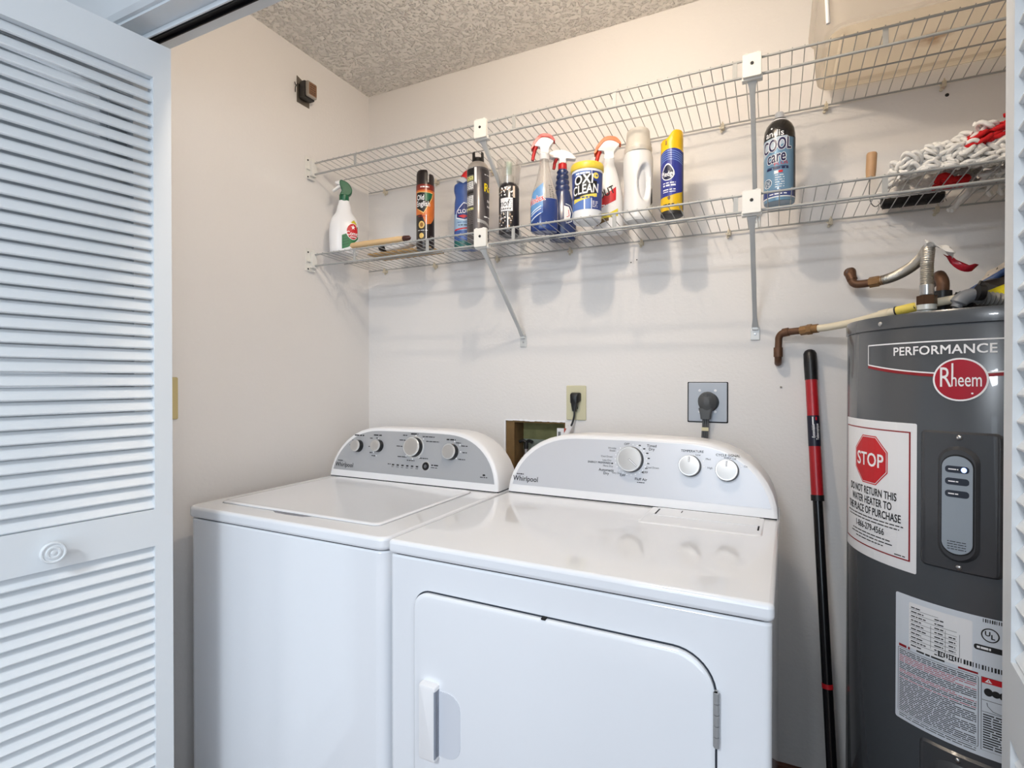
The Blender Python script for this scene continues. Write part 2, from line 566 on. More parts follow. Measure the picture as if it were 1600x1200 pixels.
# two faucet valves
for (vx, vz, nm) in ((0.028 + 0.035, 0.135, 0), (0.178, 0.14, 1)):
    v = MB()
    v.tube([(vx, 0.045, vz), (vx, 0.045, vz - 0.055)], [0.010, 0.011], 12)
    v.tube([(vx, 0.083, vz - 0.035), (vx, 0.02, vz - 0.035), (vx, 0.012, vz - 0.04), (vx, 0.01, vz - 0.075)], 0.010, 12)
    body = v.build('valve_body', M_STEEL, bx, smooth=50)
    h = MB(); h.tube(smooth_path([(vx - 0.027, 0.043, vz + 0.026), (vx - 0.012, 0.045, vz + 0.03), (vx, 0.045, vz + 0.024), (vx + 0.012, 0.045, vz + 0.03), (vx + 0.027, 0.043, vz + 0.026)], 5), 0.0062, 8)
    h.tube([(vx, 0.045, vz + 0.027), (vx, 0.045, vz - 0.004)], 0.0085, 10)
    h.build('valve_handle', M_BLACK, body, smooth=50)
mb = MB(); mb.tube(smooth_path([(0.063, 0.01, 0.06), (0.06, 0.01, 0.02), (0.055, -0.005, -0.03 + 0.0305)], 6), 0.011, 12)
mb.build('supply_hose', mat('hose_pale', (205, 196, 180), 0.5), bx, smooth=50)

# ================================================================== WIRE SHELVES
XL0, XL1 = 0.014, 2.30


def wire_shelf(zf, zb, label, struts, clips):
    root = thing('wire_shelf', label, 'shelf', (0, 0, zf), group='white wire closet shelves')
    zb -= zf
    yf, yb = -0.31, -0.014
    pitch = 0.0267
    w = MB(); n = int((XL1 - XL0 - 0.02) / pitch)
    for i in range(n + 1):
        x = XL0 + 0.012 + i * pitch
        w.tube([(x, yf - 0.0028, 0.0036), (x, yb, zb + 0.0028)], 0.00118, 5)
    w.build('deck_wires', M_WIRE, root, smooth=60)
    for nm, y, z, r in (('front_top_rail', yf, 0.0, 0.0030), ('front_lower_rail', yf, -0.041, 0.0036), ('middle_rail', -0.158, zb * 0.5 - 0.0006, 0.0022), ('back_rail', yb, zb, 0.0026)):
        MB().tube([(XL0, y, z), (XL1, y, z)], r, 8).build(nm, M_WIRE, root, smooth=60)
    for x in struts:
        MB().box(x - 0.0055, x + 0.0055, yf - 0.0015, yf + 0.0015, -0.041, 0.0).build('lip_strut', M_WIRE, root, smooth=0, bevel=0.0006)
    for x in clips:
        c = MB()
        c.box(x - 0.0045, x + 0.0045, yb - 0.006, -0.0005, zb - 0.012, zb + 0.003)
        c.tube([(x, yb - 0.005, zb + 0.008), (x, yb - 0.008, zb - 0.003), (x - 0.005, yb - 0.005, zb - 0.012), (x - 0.009, yb - 0.002, zb - 0.006)], 0.0018, 6)
        c.lathe([(0.0042, 0), (0.0042, 0.003), (0.001, 0.0038)], 10, TR(x - 0.004, -0.006, zb - 0.015) @ RX(math.pi / 2))
        c.build('wall_clip', M_TANWIRE, root, smooth=40)
    # end bracket on the left wall
    e = MB()
    e.box(0.0003, 0.003, yf - 0.034, yf + 0.012, -0.062, 0.020)
    e.box(0.003, 0.016, yf - 0.014, yf + 0.010, -0.050, 0.008)
    e.box(0.003, 0.011, yf - 0.030, yf - 0.014, -0.030, -0.026)
    e.box(0.003, 0.012, yf - 0.026, yf + 0.006, -0.064, -0.059)
    eb = e.build('end_bracket', M_CLIP, root, smooth=0, bevel=0.0012)
    for zz in (0.006, -0.055):
        MB().lathe([(0.0033, 0), (0.003, 0.0014), (0.0005, 0.002)], 10, TR(0.0032, yf - 0.022, zz) @ RY(math.pi / 2)).build('bracket_screw', M_INK, eb, smooth=40)
    for x in (0.719, 1.486):
        b = MB()
        b.prism(rrect(x - 0.0215, x + 0.0215, -0.050, 0.007, 0.003, 3), yf - 0.0165, yf - 0.0045, axis='y')
        b.box(x - 0.0235, x + 0.0235, yf - 0.006, yf + 0.012, -0.053, -0.042)
        b.box(x - 0.016, x - 0.009, yf - 0.0168, yf + 0.004, 0.004, 0.0085, mi=0)
        b.box(x + 0.009, x + 0.016, yf - 0.0168, yf + 0.004, 0.004, 0.0085, mi=0)
        cl = b.build('brace_clip', M_CLIP, root, smooth=0, bevel=0.0012)
        MB().lathe([(0.0042, 0), (0.004, 0.0012), (0.0012, 0.0016)], 14, TR(x, yf - 0.0165, -0.018) @ RX(math.pi / 2)).build('clip_screw', M_INK, cl, smooth=40)
        br = MB()
        a = Vector((x, yf + 0.004, -0.052)); e_ = Vector((x, -0.010, -0.302))
        u = (e_ - a).normalized(); side = Vector((1, 0, 0)); nn = u.cross(side)
        rs = []
        for t, wd in ((0, 0.0115), (0.03, 0.0085), (0.1, 0.0062), (0.9, 0.0062), (0.97, 0.0085), (1.0, 0.0095)):
            c = a + (e_ - a) * t
            rs.append([c + side * wd + nn * 0.0045, c - side * wd + nn * 0.0045, c - side * wd - nn * 0.0045, c + side * wd - nn * 0.0045])
        br.rings(rs)
        br.box(x - 0.013, x + 0.013, -0.005, -0.0005, -0.342, -0.302)
        br.box(x - 0.0085, x + 0.0085, -0.014, -0.004, -0.312, -0.296)
        bo = br.build('support_brace', mat('brace_enamel', (206, 208, 208), 0.4, 0.15), root, smooth=0, bevel=0.0015)
        MB().lathe([(0.0035, 0), (0.003, 0.0016), (0.0006, 0.002)], 12, TR(x, -0.005, -0.324) @ RX(math.pi / 2)).build('brace_screw', M_STEEL, bo, smooth=40)
    return root


ZU, ZUB, ZL, ZLB = 2.049, 2.030, 1.713, 1.704
wire_shelf(ZU, ZUB, 'upper white wire shelf carrying only a cream plastic bin', (0.207, 0.516, 0.828, 1.137, 1.446, 1.762, 2.08), (0.098, 0.35, 0.60, 0.882, 1.394, 1.668, 1.935, 2.2))
wire_shelf(ZL, ZLB, 'lower white wire shelf lined with cleaning products and a mop', (0.203, 0.513, 0.826, 1.137, 1.449, 1.762, 2.08), (0.097, 0.343, 0.618, 0.902, 1.148, 1.413, 1.68, 1.922, 2.2))

# ================================================================== WASHER AND DRYER


def arch(w, h, c, crown, n=26):
    """outline of a console, closed along the bottom"""
    pts = []
    for i in range(n + 1):
        t = -1 + 2 * i / n
        a = math.sin(t * math.pi / 2) if True else t
        x = a * w / 2
        ax = abs(x); k = 1.0
        if ax > w / 2 - c:
            u = (ax - (w / 2 - c)) / c
            k = max(0.0, 1 - u ** 2.3) ** 0.5
        pts.append((x, h * k * (1 - crown * (x / (w / 2)) ** 2)))
    return pts


TILT = 0.035 / 0.175
TC, TS = 1 / math.sqrt(1 + TILT ** 2), TILT / math.sqrt(1 + TILT ** 2)


def knob(parent, px, ps, R, face, depth=0.021, pointer=None):
    """px, ps: position on console face"""
    M = face(px, ps)
    k = MB(); k.lathe([(R * 1.06, 0), (R * 1.03, depth * 0.4), (R * 0.99, depth)], 36, M)
    kk = k.build('knob', M_BLACK, parent, smooth=40)
    MB().lathe([(R * 1.0, depth * 0.86), (R * 1.0, depth), (R * 0.955, depth + 0.0014), (R * 0.87, depth + 0.0014)], 36, M, cap=(True, True)).build('knob_rim', M_KRIM, kk, smooth=35)
    MB().lathe([(R * 0.87, depth + 0.001), (R * 0.865, depth + 0.0019), (R * 0.4, depth + 0.0024)], 36, M, cap=(True, True)).build('knob_face', M_KNOB, kk, smooth=35)
    if pointer is not None:
        P = M @ RZ(pointer)
        MB().box(-0.0011, 0.0011, R * 0.02 if pointer < -1.6 or pointer > 1.6 else R * 0.38, R * 0.86, depth + 0.0022, depth + 0.0032, M=P).build('pointer_mark', M_INKW, kk, smooth=0)
        MB().box(-0.0019, 0.0019, (R * 0.02 if pointer < -1.6 or pointer > 1.6 else R * 0.38) - .0008, R * 0.86, depth + 0.0020, depth + 0.0026, M=P).build('pointer_outline', M_INK, kk, smooth=0)
    return kk


def appliance(name, label, cat, loc, rz, w, T, lip, corner, cd, depth, h, c, crown, panel_mat):
    root = thing(name, label, cat, loc, rz)
    # cabinet
    p = rrect(0.003, w - 0.003, 0.0, depth, (corner, corner, 0.01, 0.01), 8)
    MB().prism(p, 0.015, T - lip - 0.0028).build('cabinet', M_WHITE, root, smooth=35, bevel=0.004)
    MB().prism(rrect(0.010, w - 0.010, 0.006, depth - .01, (corner, corner, 0.01, 0.01), 8), T - lip - 0.006, T - lip + 0.001).build('worktop_seam', M_GAP, root, smooth=0)
    # worktop
    p = rrect(0.0, w, -0.004, depth, (corner * 0.9, corner * 0.9, 0.008, 0.008), 8)
    top = MB().prism(p, T - lip, T).build('worktop', M_WHITE, root, smooth=35, bevel=0.0085, seg=4)
    # console housing
    zb = T + 0.0035

    def ring(inset, y):
        o = []
        for x, z in arch(w - 0.004, h, c, crown):
            sx = 1 - 2 * inset / w; sz = 1 - inset / h
            xx = w / 2 + x * sx; zz = z * sz
            o.append(Vector((xx, cd + y + zz * TS, zb + zz * TC)))
        return o
    mb = MB()
    yb = depth - 0.006 - cd - 0.02
    back = [Vector((v.x, depth - 0.008, v.z)) for v in ring(0.004, 0)]
    mid = [Vector((v.x, max(v.y, depth - 0.03) if False else v.y + 0.055, v.z)) for v in ring(0, 0)]
    mb.rings([ring(0.011, 0.0), ring(0.006, 0.0008), ring(0.002, 0.004), ring(0, 0.010), mid, back])
    mb.build('console_housing', M_WPLASTIC, root, smooth=30)
    MB().box(0.006, w - 0.006, cd + 0.004, depth - 0.012, T - 0.0005, zb + 0.001).build('console_gap', M_GAP, root, smooth=0)

    def face(px, ps, e=0.0):
        """frame on the console face: x right, y up the slope, z outward"""
        o = Vector((px, cd + ps * TS - e * TC, zb + ps * TC + e * TS))
        return Matrix(((1, 0, 0, o.x), (0, TS, -TC, o.y), (0, TC, TS, o.z), (0, 0, 0, 1)))
    # silver control panel
    pts = []
    for x, z in arch(w - 0.034, h - 0.012, c - 0.008, crown, 40):
        pts.append((w / 2 + x, max(z, 0.022)))
    q = []
    for a in pts:
        if not q or (Vector(a) - Vector(q[-1])).length > 1e-5:
            q.append(a)
    pm = MB()
    pm.rings([[face(x, z, -0.001).translation for x, z in q], [face(x, z, 0.0009).translation for x, z in q]])
    pn = pm.build('control_panel', panel_mat, root, smooth=0)
    return root, face, pn, top


# ---- washer
TW = 0.905
WL, wface, wpn, wtop = appliance('washer', 'white top-loading washing machine with four knobs, left of the dryer', 'washing machine',
                                (0.0797, -0.8374, 0), math.radians(-0.632), 0.698, TW, 0.030, 0.032, 0.522, 0.665, 0.181, 0.20, 0.055, M_PANELW)
mb = MB()
mb.rings([[Vector((x, y, TW + dz)) for x, y in rrect(0.048 + i, 0.617 - i, 0.066 + i, 0.508 - i, (0.018, 0.018, 0.03, 0.03), 6)] for i, dz in ((0, -0.001), (0.0, 0.0022), (0.003, 0.0042), (0.010, 0.0046), (0.016, 0.0036))])
lid = mb.build('lid', M_WHITE, WL, smooth=50)
mb = MB(); mb.prism(rrect(0.0455, 0.6195, 0.0635, 0.5105, (0.02, 0.02, 0.03, 0.03), 6), TW - 0.0006, TW + 0.0004)
mb.build('lid_seam', mat('seam_grey', (150, 152, 158), 0.6), WL, smooth=0)
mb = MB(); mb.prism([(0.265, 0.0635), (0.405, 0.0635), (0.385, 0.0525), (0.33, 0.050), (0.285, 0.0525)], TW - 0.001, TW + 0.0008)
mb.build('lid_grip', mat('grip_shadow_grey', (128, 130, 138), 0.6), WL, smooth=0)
for i, (px, ps, R, pt) in enumerate(((0.122, 0.110, 0.0205, 0.5), (0.212, 0.115, 0.0205, 0.7), (0.366, 0.119, 0.0315, None), (0.514, 0.112, 0.0245, -1.35))):
    knob(WL, px, ps, R, wface, 0.022, None)
    if R > 0.03:
        MB().lathe([(R * 1.2, 0), (R * 1.2, 0.0016), (R * 1.02, 0.0022)], 40, wface(px, ps)).build('knob_ring', M_KRIM, WL, smooth=30)
b = MB(); b.lathe([(0.0135, 0), (0.0135, 0.003), (0.012, 0.0042)], 28, wface(0.42, 0.059)); bo = b.build('start_button', M_BLACK, WL, smooth=35)
MB().lathe([(0.0165, 0), (0.0165, 0.0016), (0.014, 0.0020)], 28, wface(0.42, 0.059)).build('button_ring', M_KRIM, bo, smooth=35)
MB().lathe([(0.006, 0.0040), (0.0055, 0.0052)], 20, wface(0.42, 0.059)).build('button_symbol', mat('button_grey', (90, 92, 96), 0.4), bo, smooth=35)
D = Decal()
D.text('Whirlpool', 0.068, 0.040, 0.0215, M_INK, bold=0.012, xs=0.92)
D.stroke([(0.044 + 0.05 * i / 14 - 0.008, 0.041 + 0.012 * math.sin(math.pi * i / 14)) for i in range(15)], 0.0006, mat('ring_grey', (120, 122, 128), 0.5))
D.lines(0.036, 0.058, 0.0545, 0.003, M_INK, word=0.006, gap=0.0012)
for (x0, x1, y) in ((0.098, 0.142, 0.148), (0.185, 0.221, 0.152), (0.345, 0.375, 0.163)):
    D.lines(x0, x1, y, 0.0042, M_INK, word=0.02, gap=0.003)
D.lines(0.490, 0.525, 0.151, 0.0045, M_INK, word=0.014, gap=0.003)
for (x0, x1, y) in ((0.080, 0.094, 0.112), (0.090, 0.102, 0.129), (0.170, 0.182, 0.140), (0.168, 0.181, 0.111), (0.176, 0.190, 0.090), (0.187, 0.205, 0.080), (0.197, 0.206, 0.142),
                    (0.300, 0.325, 0.140), (0.290, 0.318, 0.119), (0.312, 0.330, 0.157), (0.300, 0.338, 0.084), (0.340, 0.372, 0.074), (0.390, 0.425, 0.084),
                    (0.394, 0.442, 0.156), (0.410, 0.462, 0.141), (0.527, 0.546, 0.142), (0.548, 0.572, 0.133), (0.555, 0.572, 0.112), (0.542, 0.568, 0.090),
                    (0.262, 0.275, 0.0565)):
    D.lines(x0, x1, y, 0.0028, M_INK, word=0.012, gap=0.002)
for i in range(6):
    x = 0.285 + i * 0.0200
    MB().box(-0.0045, 0.0045, -0.0022, 0.0022, 0.0008, 0.0020, M=wface(x, 0.0552)).build('indicator_light', M_INK, wpn, smooth=0)
    D.lines(x - 0.005, x + 0.005, 0.0485, 0.0018, M_INK, word=0.006, gap=0.001)
D.lines(0.441, 0.468, 0.064, 0.004, M_INK, word=0.014, gap=0.003); D.lines(0.441, 0.468, 0.0565, 0.0022, M_INK, word=0.01, gap=0.002); D.rect(0.441, 0.468, 0.0598, 0.0605, M_INKW)
for (x, y) in ((0.5215, 0.146), (0.543, 0.136), (0.548, 0.114), (0.534, 0.092), (0.482, 0.124), (0.366, 0.1585), (0.398, 0.148), (0.335, 0.088), (0.363, 0.0785), (0.39, 0.086), (0.325, 0.131), (0.206, 0.081), (0.193, 0.092), (0.207, 0.141)):
    D.ell(x, y, 0.0024, 0.0024, M_INKW, n=12)
D.ell(0.641, 0.047, 0.005, 0.003, M_INK); D.lines(0.628, 0.654, 0.040, 0.0025, M_INK, word=0.012, gap=0.002)
D.build('panel_print', wpn, lambda x, y, e: wface(x, y, e + 0.0009).translation, eps=0.0002)

# ---- dryer
TD = 0.914
DL, dface, dpn, dtop = appliance('dryer', 'white front-loading clothes dryer with three knobs and a hinged front door', 'clothes dryer',
                                (0.8015, -0.8693, 0), math.radians(-1.235), 0.737, TD, 0.0285, 0.012, 0.540, 0.705, 0.181, 0.21, 0.055, M_PANELD)
knob(DL, 0.372, 0.118, 0.0335, dface, 0.022, -2.25)
knob(DL, 0.528, 0.112, 0.0265, dface, 0.022, 0.0)
knob(DL, 0.618, 0.107, 0.0265, dface, 0.022, 0.0)
MB().lathe([(0.041, 0), (0.041, 0.0010), (0.036, 0.0012)], 40, dface(0.372, 0.118)).build('knob_ring', M_PANELD, DL, smooth=30)
D = Decal()
D.text('Whirlpool', 0.060, 0.040, 0.0210, M_INK, bold=0.012, xs=0.92)
D.lines(0.030, 0.054, 0.0535, 0.003, M_INK, word=0.006, gap=0.0012)
D.text('TEMPERATURE', 0.532, 0.150, 0.0086, M_INK, bold=0.012); D.text('CYCLE SIGNAL', 0.619, 0.1445, 0.0086, M_INK, bold=0.012)
for t, x, y in (('Low', 0.547, 0.1415), ('Med', 0.572, 0.132), ('High', 0.577, 0.110), ('Off', 0.634, 0.1365), ('On', 0.661, 0.1195), ('Wrinkle', 0.318, 0.146), ('Shield', 0.319, 0.139), ('Less Dry', 0.305, 0.112),
                ('Cool Down', 0.304, 0.122), ('More Dry', 0.309, 0.096), ('Very Dry', 0.334, 0.0785), ('Cool Down', 0.432, 0.100)):
    D.text(t, x, y, 0.0070, M_INK)
for t, x, y, s_ in (('Timed', 0.427, 0.158, 0.010), ('Dry', 0.427, 0.149, 0.010), ('Automatic', 0.305, 0.0845, 0.010), ('Dry', 0.305, 0.0755, 0.010), ('Fluff Air', 0.402, 0.0665, 0.010),
                    ('OFF', 0.359, 0.1595, 0.0085), ('OFF', 0.4125, 0.086, 0.0085), ('OFF', 0.352, 0.0735, 0.0085), ('ENERGY PREFERRED', 0.283, 0.104, 0.0072)):
    D.text(t, x, y, s_, M_INK, bold=0.016)
D.ell(0.3205, 0.104, 0.003, 0.002, M_INK)
D.lines(0.392, 0.412, 0.0585, 0.002, M_INK, word=0.008, gap=0.001); D.lines(0.610, 0.628, 0.1385, 0.0018, M_INK, word=0.008, gap=0.001)
for i in range(7):
    a = math.radians(62 - i * 18); D.lines(0.372 + 0.049 * math.cos(a) - 0.003, 0.372 + 0.049 * math.cos(a) + 0.003, 0.118 + 0.045 * math.sin(a), 0.003, M_INK, word=0.006, gap=0.001)
for i in range(22):
    a = math.radians(100 - i * 15.5); D.ell(0.372 + 0.0435 * math.cos(a), 0.118 + 0.0415 * math.sin(a), 0.0017, 0.0017, M_INKW, n=8)
for x, y in ((0.560, 0.127), (0.562, 0.112), (0.651, 0.120), (0.625, 0.134), (0.536, 0.139)):
    D.ell(x, y, 0.002, 0.002, M_INKW, n=8)
D.build('panel_print', dpn, lambda x, y, e: dface(x, y, e + 0.0009).translation, eps=0.0002)
# lint screen flap in the worktop
mb = MB()
mb.rings([[Vector((x, y, TD + dz)) for x, y in rrect(0.434 + i, 0.706 - i, 0.372 + i, 0.536, (0.012, 0.012, 0, 0), 5)] for i, dz in ((0, -0.0008), (0.003, 0.0022), (0.006, 0.0026))])
mb.box(0.452, 0.694, 0.452, 0.536, TD + 0.002, TD + 0.0034)
lf = mb.build('lint_screen_lid', M_WHITE, DL, smooth=40)
for bx_ in ((0.4585, 0.4615, 0.462, 0.515, TD + 0.0030, TD + 0.0040), (0.694, 0.6975, 0.415, 0.452, TD + 0.0022, TD + 0.0036), (0.5155, 0.5175, 0.500, 0.519, TD + 0.0032, TD + 0.0040)):
    MB().box(*bx_).build('lid_slot', M_GAP, lf, smooth=0)
# front door
dp = rrect(0.072, 0.654, 0.215, 0.819, (0.065, 0.065, 0.066, 0.036), 10)
gp = rrect(0.0693, 0.6567, 0.2123, 0.8217, (0.0677, 0.0677, 0.0687, 0.0387), 10)
MB().prism(gp, -0.0012, 0.002, axis='y').build('door_gap', mat('gap_blue', (44, 50, 60), 0.8), DL, smooth=0)
mb = MB()
mb.rings([[Vector((0.363 + (x - 0.363) * (1 - i / 0.29), y, 0.517 + (z - 0.517) * (1 - i / 0.30))) for x, z in dp] for i, y in ((0, -0.0005), (0.0, -0.007), (0.0025, -0.0095), (0.007, -0.0105))])
door = mb.build('dryer_door', M_WHITE, DL, smooth=35)
mb = MB(); mb.prism(rrect(0.118, 0.187, 0.502, 0.632, (0.02, 0.03, 0.03, 0.02), 6), -0.0118, -0.0100, axis='y')
pk = mb.build('handle_pocket', mat('pocket_shade', (216, 220, 228), 0.3), door, smooth=0)  # flat patch, shade of the pocket put into a darker enamel colour
mb = MB()
mb.rings([[Vector((x, y, z)) for x, z in rrect(0.097 + i, 0.1375 - i * 0.4, 0.494 + i, 0.645 - i, 0.004, 4)] for i, y in ((0, -0.0100), (0.0, -0.022), (0.002, -0.0265), (0.006, -0.028))])
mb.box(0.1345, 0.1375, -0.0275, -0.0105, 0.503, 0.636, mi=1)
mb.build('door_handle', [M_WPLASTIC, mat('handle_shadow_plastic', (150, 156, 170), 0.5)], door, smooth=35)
mb = MB()
for k in range(5):
    mb.tube([(0.6565, -0.010, 0.680 + k * 0.0172), (0.6565, -0.010, 0.680 + k * 0.0172 + 0.0162)], 0.0042, 12)
mb.box(0.6515, 0.6575, -0.0112, -0.001, 0.681, 0.765)
mb.build('door_hinge', mat('hinge_grey', (164, 166, 168), 0.4, 0.3), DL, smooth=50)
MB().box(0.359, 0.367, -0.0112, -0.001, 0.8188, 0.8218).build('door_catch', M_GAP, DL, smooth=0)

# ================================================================== WATER HEATER
HCX, HCY, HR = 1.963, -0.30, 0.27
WH = thing('water_heater', 'grey cylindrical electric water heater with red badge and warning stickers', 'water heater', (HCX, HCY, 0))
MB().lathe([(HR - 0.004, 0.045), (HR, 0.05), (HR, 1.352), (HR - 0.002, 1.356)], 96).build('tank', M_TANK, WH, smooth=40)
MB().lathe([(HR - 0.02, 0.001), (HR - 0.012, 0.045)], 64).build('base_ring', M_BLACK, WH, smooth=40)
cp = MB().lathe([(HR + 0.0005, 1.354), (HR + 0.0028, 1.355), (HR + 0.0028, 1.377), (HR + 0.0005, 1.3815), (HR - 0.012, 1.383)], 96).build('top_cap', M_TANK, WH, smooth=40)
TH0 = math.radians(-26.8)


def hmap(R=HR, th0=TH0):
    return lambda x, y, e: Vector(((R + e) * math.sin(th0 + x / HR), -(R + e) * math.cos(th0 + x / HR), y))


def hscrew(th, z, R, parent, r=0.0048):
    t = math.radians(th)
    M = TR(R * math.sin(t), -R * math.cos(t), z) @ RZ(t) @ RX(math.pi / 2)
    return MB().lathe([(r, 0), (r, 0.0012), (r * 0.7, 0.0026), (0.0006, 0.003)], 14, M).build('screw', M_STEEL, parent, smooth=50)


hscrew(-57.0, 1.366, HR + 0.0028, cp); hscrew(5, 1.366, HR + 0.0028, cp)
CUT = HR * math.radians(4)
# brand plate
D = Decal()
top, lo = 1.3235, 1.283
bot = [(-0.18 + 0.36 * i / 24, lo - 0.021 * (1 - (abs(-1 + 2 * i / 24)) ** 1.6)) for i in range(25)]
D.stroke([(-0.18, top), (0.18, top)], 0.0026, M_INKW, 1); D.stroke([(-0.1795, top), (-0.1795, lo)], 0.0022, M_INKW, 1); D.stroke([(0.1795, top), (0.1795, lo)], 0.0022, M_INKW, 1)
D.stroke([(x, z) for x, z in bot], 0.0026, M_INKW, 2); D.stroke([(x, z - 0.0042) for x, z in bot], 0.0056, M_DRED, 1)
D.text('PERFORMANCE', -0.0315, 1.3065, 0.0235, M_INKW, 2, bold=0.02, xs=1.0)
D.ell(0, 1.2515, 0.0405, 0.0395, M_INKW, 3, 48); D.ell(0, 1.2515, 0.0375, 0.0365, mat('badge_crimson', (168, 10, 38), 0.4), 4, 48)
D.text('R', -0.0215, 1.2540, 0.053, M_INKW, 6, xs=0.62); D.text('heem', 0.0095, 1.2500, 0.036, M_INKW, 6, bold=0.004, xs=0.56)
D.rect(-0.0118, -0.0090, 1.254, 1.2815, M_INKW, 6)
D.ell(0.018, 1.2265, 0.0017, 0.0017, M_INKW, 6, 10)
D.build('brand_plate', WH, hmap(), CUT, eps=0.0006)
# stop label (sticker of its own thickness)
TH1 = math.radians(-65.0)
D = Decal()
D.poly(rrect(-0.113, 0.113, 0.874, 1.166, 0.003, 3), M_PAPER, 0)
D.stroke(rrect(-0.105, 0.100, 0.896, 1.148, 0.0, 1), 0.0042, M_DRED, 1, closed=True)
oc = lambda r: [(0.003 + r * math.cos(math.radians(22.5 + 45 * i)), 1.0815 + r * math.sin(math.radians(22.5 + 45 * i))) for i in range(8)]
D.poly(oc(0.0555), M_RED, 1); D.poly(oc(0.0530), M_PAPER, 2); D.poly(oc(0.0515), M_RED, 3)
D.text('STOP', 0.003, 1.0805, 0.040, M_INKW, 5, bold=0.018, xs=0.86)
for t, z in (('DO NOT RETURN THIS', 1.0145), ('WATER HEATER TO', 0.9935), ('THE PLACE OF PURCHASE', 0.9725)):
    D.text(t, 0.0, z, 0.0225, M_INK, 2, bold=0.020, xs=0.62)
for z, w_ in ((0.9585, 0.088), (0.9515, 0.080)):
    D.lines(-w_, w_, z, 0.0022, M_INK, 2, word=0.012, gap=0.002)
D.text('1-866-279-4566', 0.0, 0.9375, 0.0195, M_INK, 2, bold=0.016, xs=0.72)
for z, w_ in ((0.9235, 0.06), (0.9165, 0.066), (0.9095, 0.044)):
    D.lines(-w_, w_, z, 0.0022, M_INK, 2, word=0.012, gap=0.002)
D.lines(0.070, 0.092, 0.9015, 0.002, M_INK, 2, word=0.012, gap=0.002)
sl = D.build('stop_label', WH, hmap(HR, TH1), CUT, eps=0.0006); sl['label'] = 'white sticker with red stop octagon'
# upper access panel with control display


def hpatch(name, outline, e0, e1, m, parent, th0=TH0, inset=0.004):
    D_ = MB()
    # slab: top decal + skirt
    bm = bmesh.new(); bm.faces.new([bm.verts.new((x, y, 0)) for x, y in outline])
    lo = min(p[0] for p in outline); hi = max(p[0] for p in outline); k = math.floor(lo / CUT) + 1
    while k * CUT < hi:
        bmesh.ops.bisect_plane(bm, geom=bm.verts[:] + bm.edges[:] + bm.faces[:], plane_co=(k * CUT, 0, 0), plane_no=(1, 0, 0)); k += 1
    be = [e for e in bm.edges if len(e.link_faces) == 1]
    bm.verts.index_update(); f = hmap(HR, th0)
    xm = (lo + hi) / 2; ym = sum(p[1] for p in outline) / len(outline)
    h = (max(p[1] for p in outline) - min(p[1] for p in outline)) / 2
    bv = {}
    for v in bm.verts:
        sx = 1 - inset / ((hi - lo) / 2); sy = 1 - inset / h
        bv[v.index] = (D_.bm.verts.new(f(v.co.x, v.co.y, e0)), D_.bm.verts.new(f(xm + (v.co.x - xm) * sx, ym + (v.co.y - ym) * sy, e1)))
    for fc in bm.faces:
        D_.bm.faces.new([bv[v.index][1] for v in fc.verts])
    for e in be:
        a, b = e.verts
        D_.bm.faces.new([bv[a.index][0], bv[b.index][0], bv[b.index][1], bv[a.index][1]])
    bm.free()
    return D_.build(name, m, parent, smooth=40)


ap = hpatch('access_panel', rrect(-0.060, 0.060, 0.899, 1.156, 0.009, 4), 0.0, 0.0045, M_TANKP, WH)
for zz in (1.146, 0.909):
    hscrew(-26.6, zz, HR + 0.0045, ap)
st = rrect(-0.0305, 0.0305, 0.918, 1.130, 0.030, 10)
bez_ = hpatch('display_bezel', st, 0.004, 0.0125, M_TANKP, ap, inset=0.006)
hpatch('display_rim', rrect(-0.0232, 0.0232, 0.932, 1.1155, 0.023, 10), 0.0122, 0.0135, M_BLACK, ap, inset=0.0005)
D = Decal()
D.poly(rrect(-0.0212, 0.0212, 0.935, 1.1128, 0.0209, 10), mat('display_face', (150, 161, 172), 0.4), 0)
for z, t in ((1.0885, 'Power'), (1.0665, ''), (1.044, '')):
    D.poly(rrect(-0.0165, 0.0165, z - 0.0062, z + 0.0062, 0.005, 4), mat('display_slot', (38, 46, 60), 0.4), 1)
    D.lines(-0.012, 0.002, z, 0.0022, M_INKW, 2, word=0.009, gap=0.001)
for z in (0.957, 0.9525, 0.948, 0.9435):
    D.lines(-0.013, 0.013, z, 0.0013, M_INK, 1, word=0.006, gap=0.001)
D.build('control_display', ap, hmap(), CUT, eps=0.0142, step=0.0003)
D = Decal(); D.ell(0.0095, 1.0885, 0.0038, 0.0046, mat('led_blue', (150, 180, 255), 0.4, emit=3.0), 0, 16)
D.build('status_light', ap, hmap(), CUT, eps=0.0152)
lp = hpatch('lower_access_panel', rrect(-0.060, 0.060, 0.310, 0.567, 0.009, 4), 0.0, 0.0045, M_TANKP, WH)
hscrew(-26.6, 0.556, HR + 0.0045, lp)
hpatch('panel_bulge', rrect(-0.045, 0.045, 0.33, 0.548, 0.040, 10), 0.004, 0.016, M_TANKP, lp, inset=0.02)
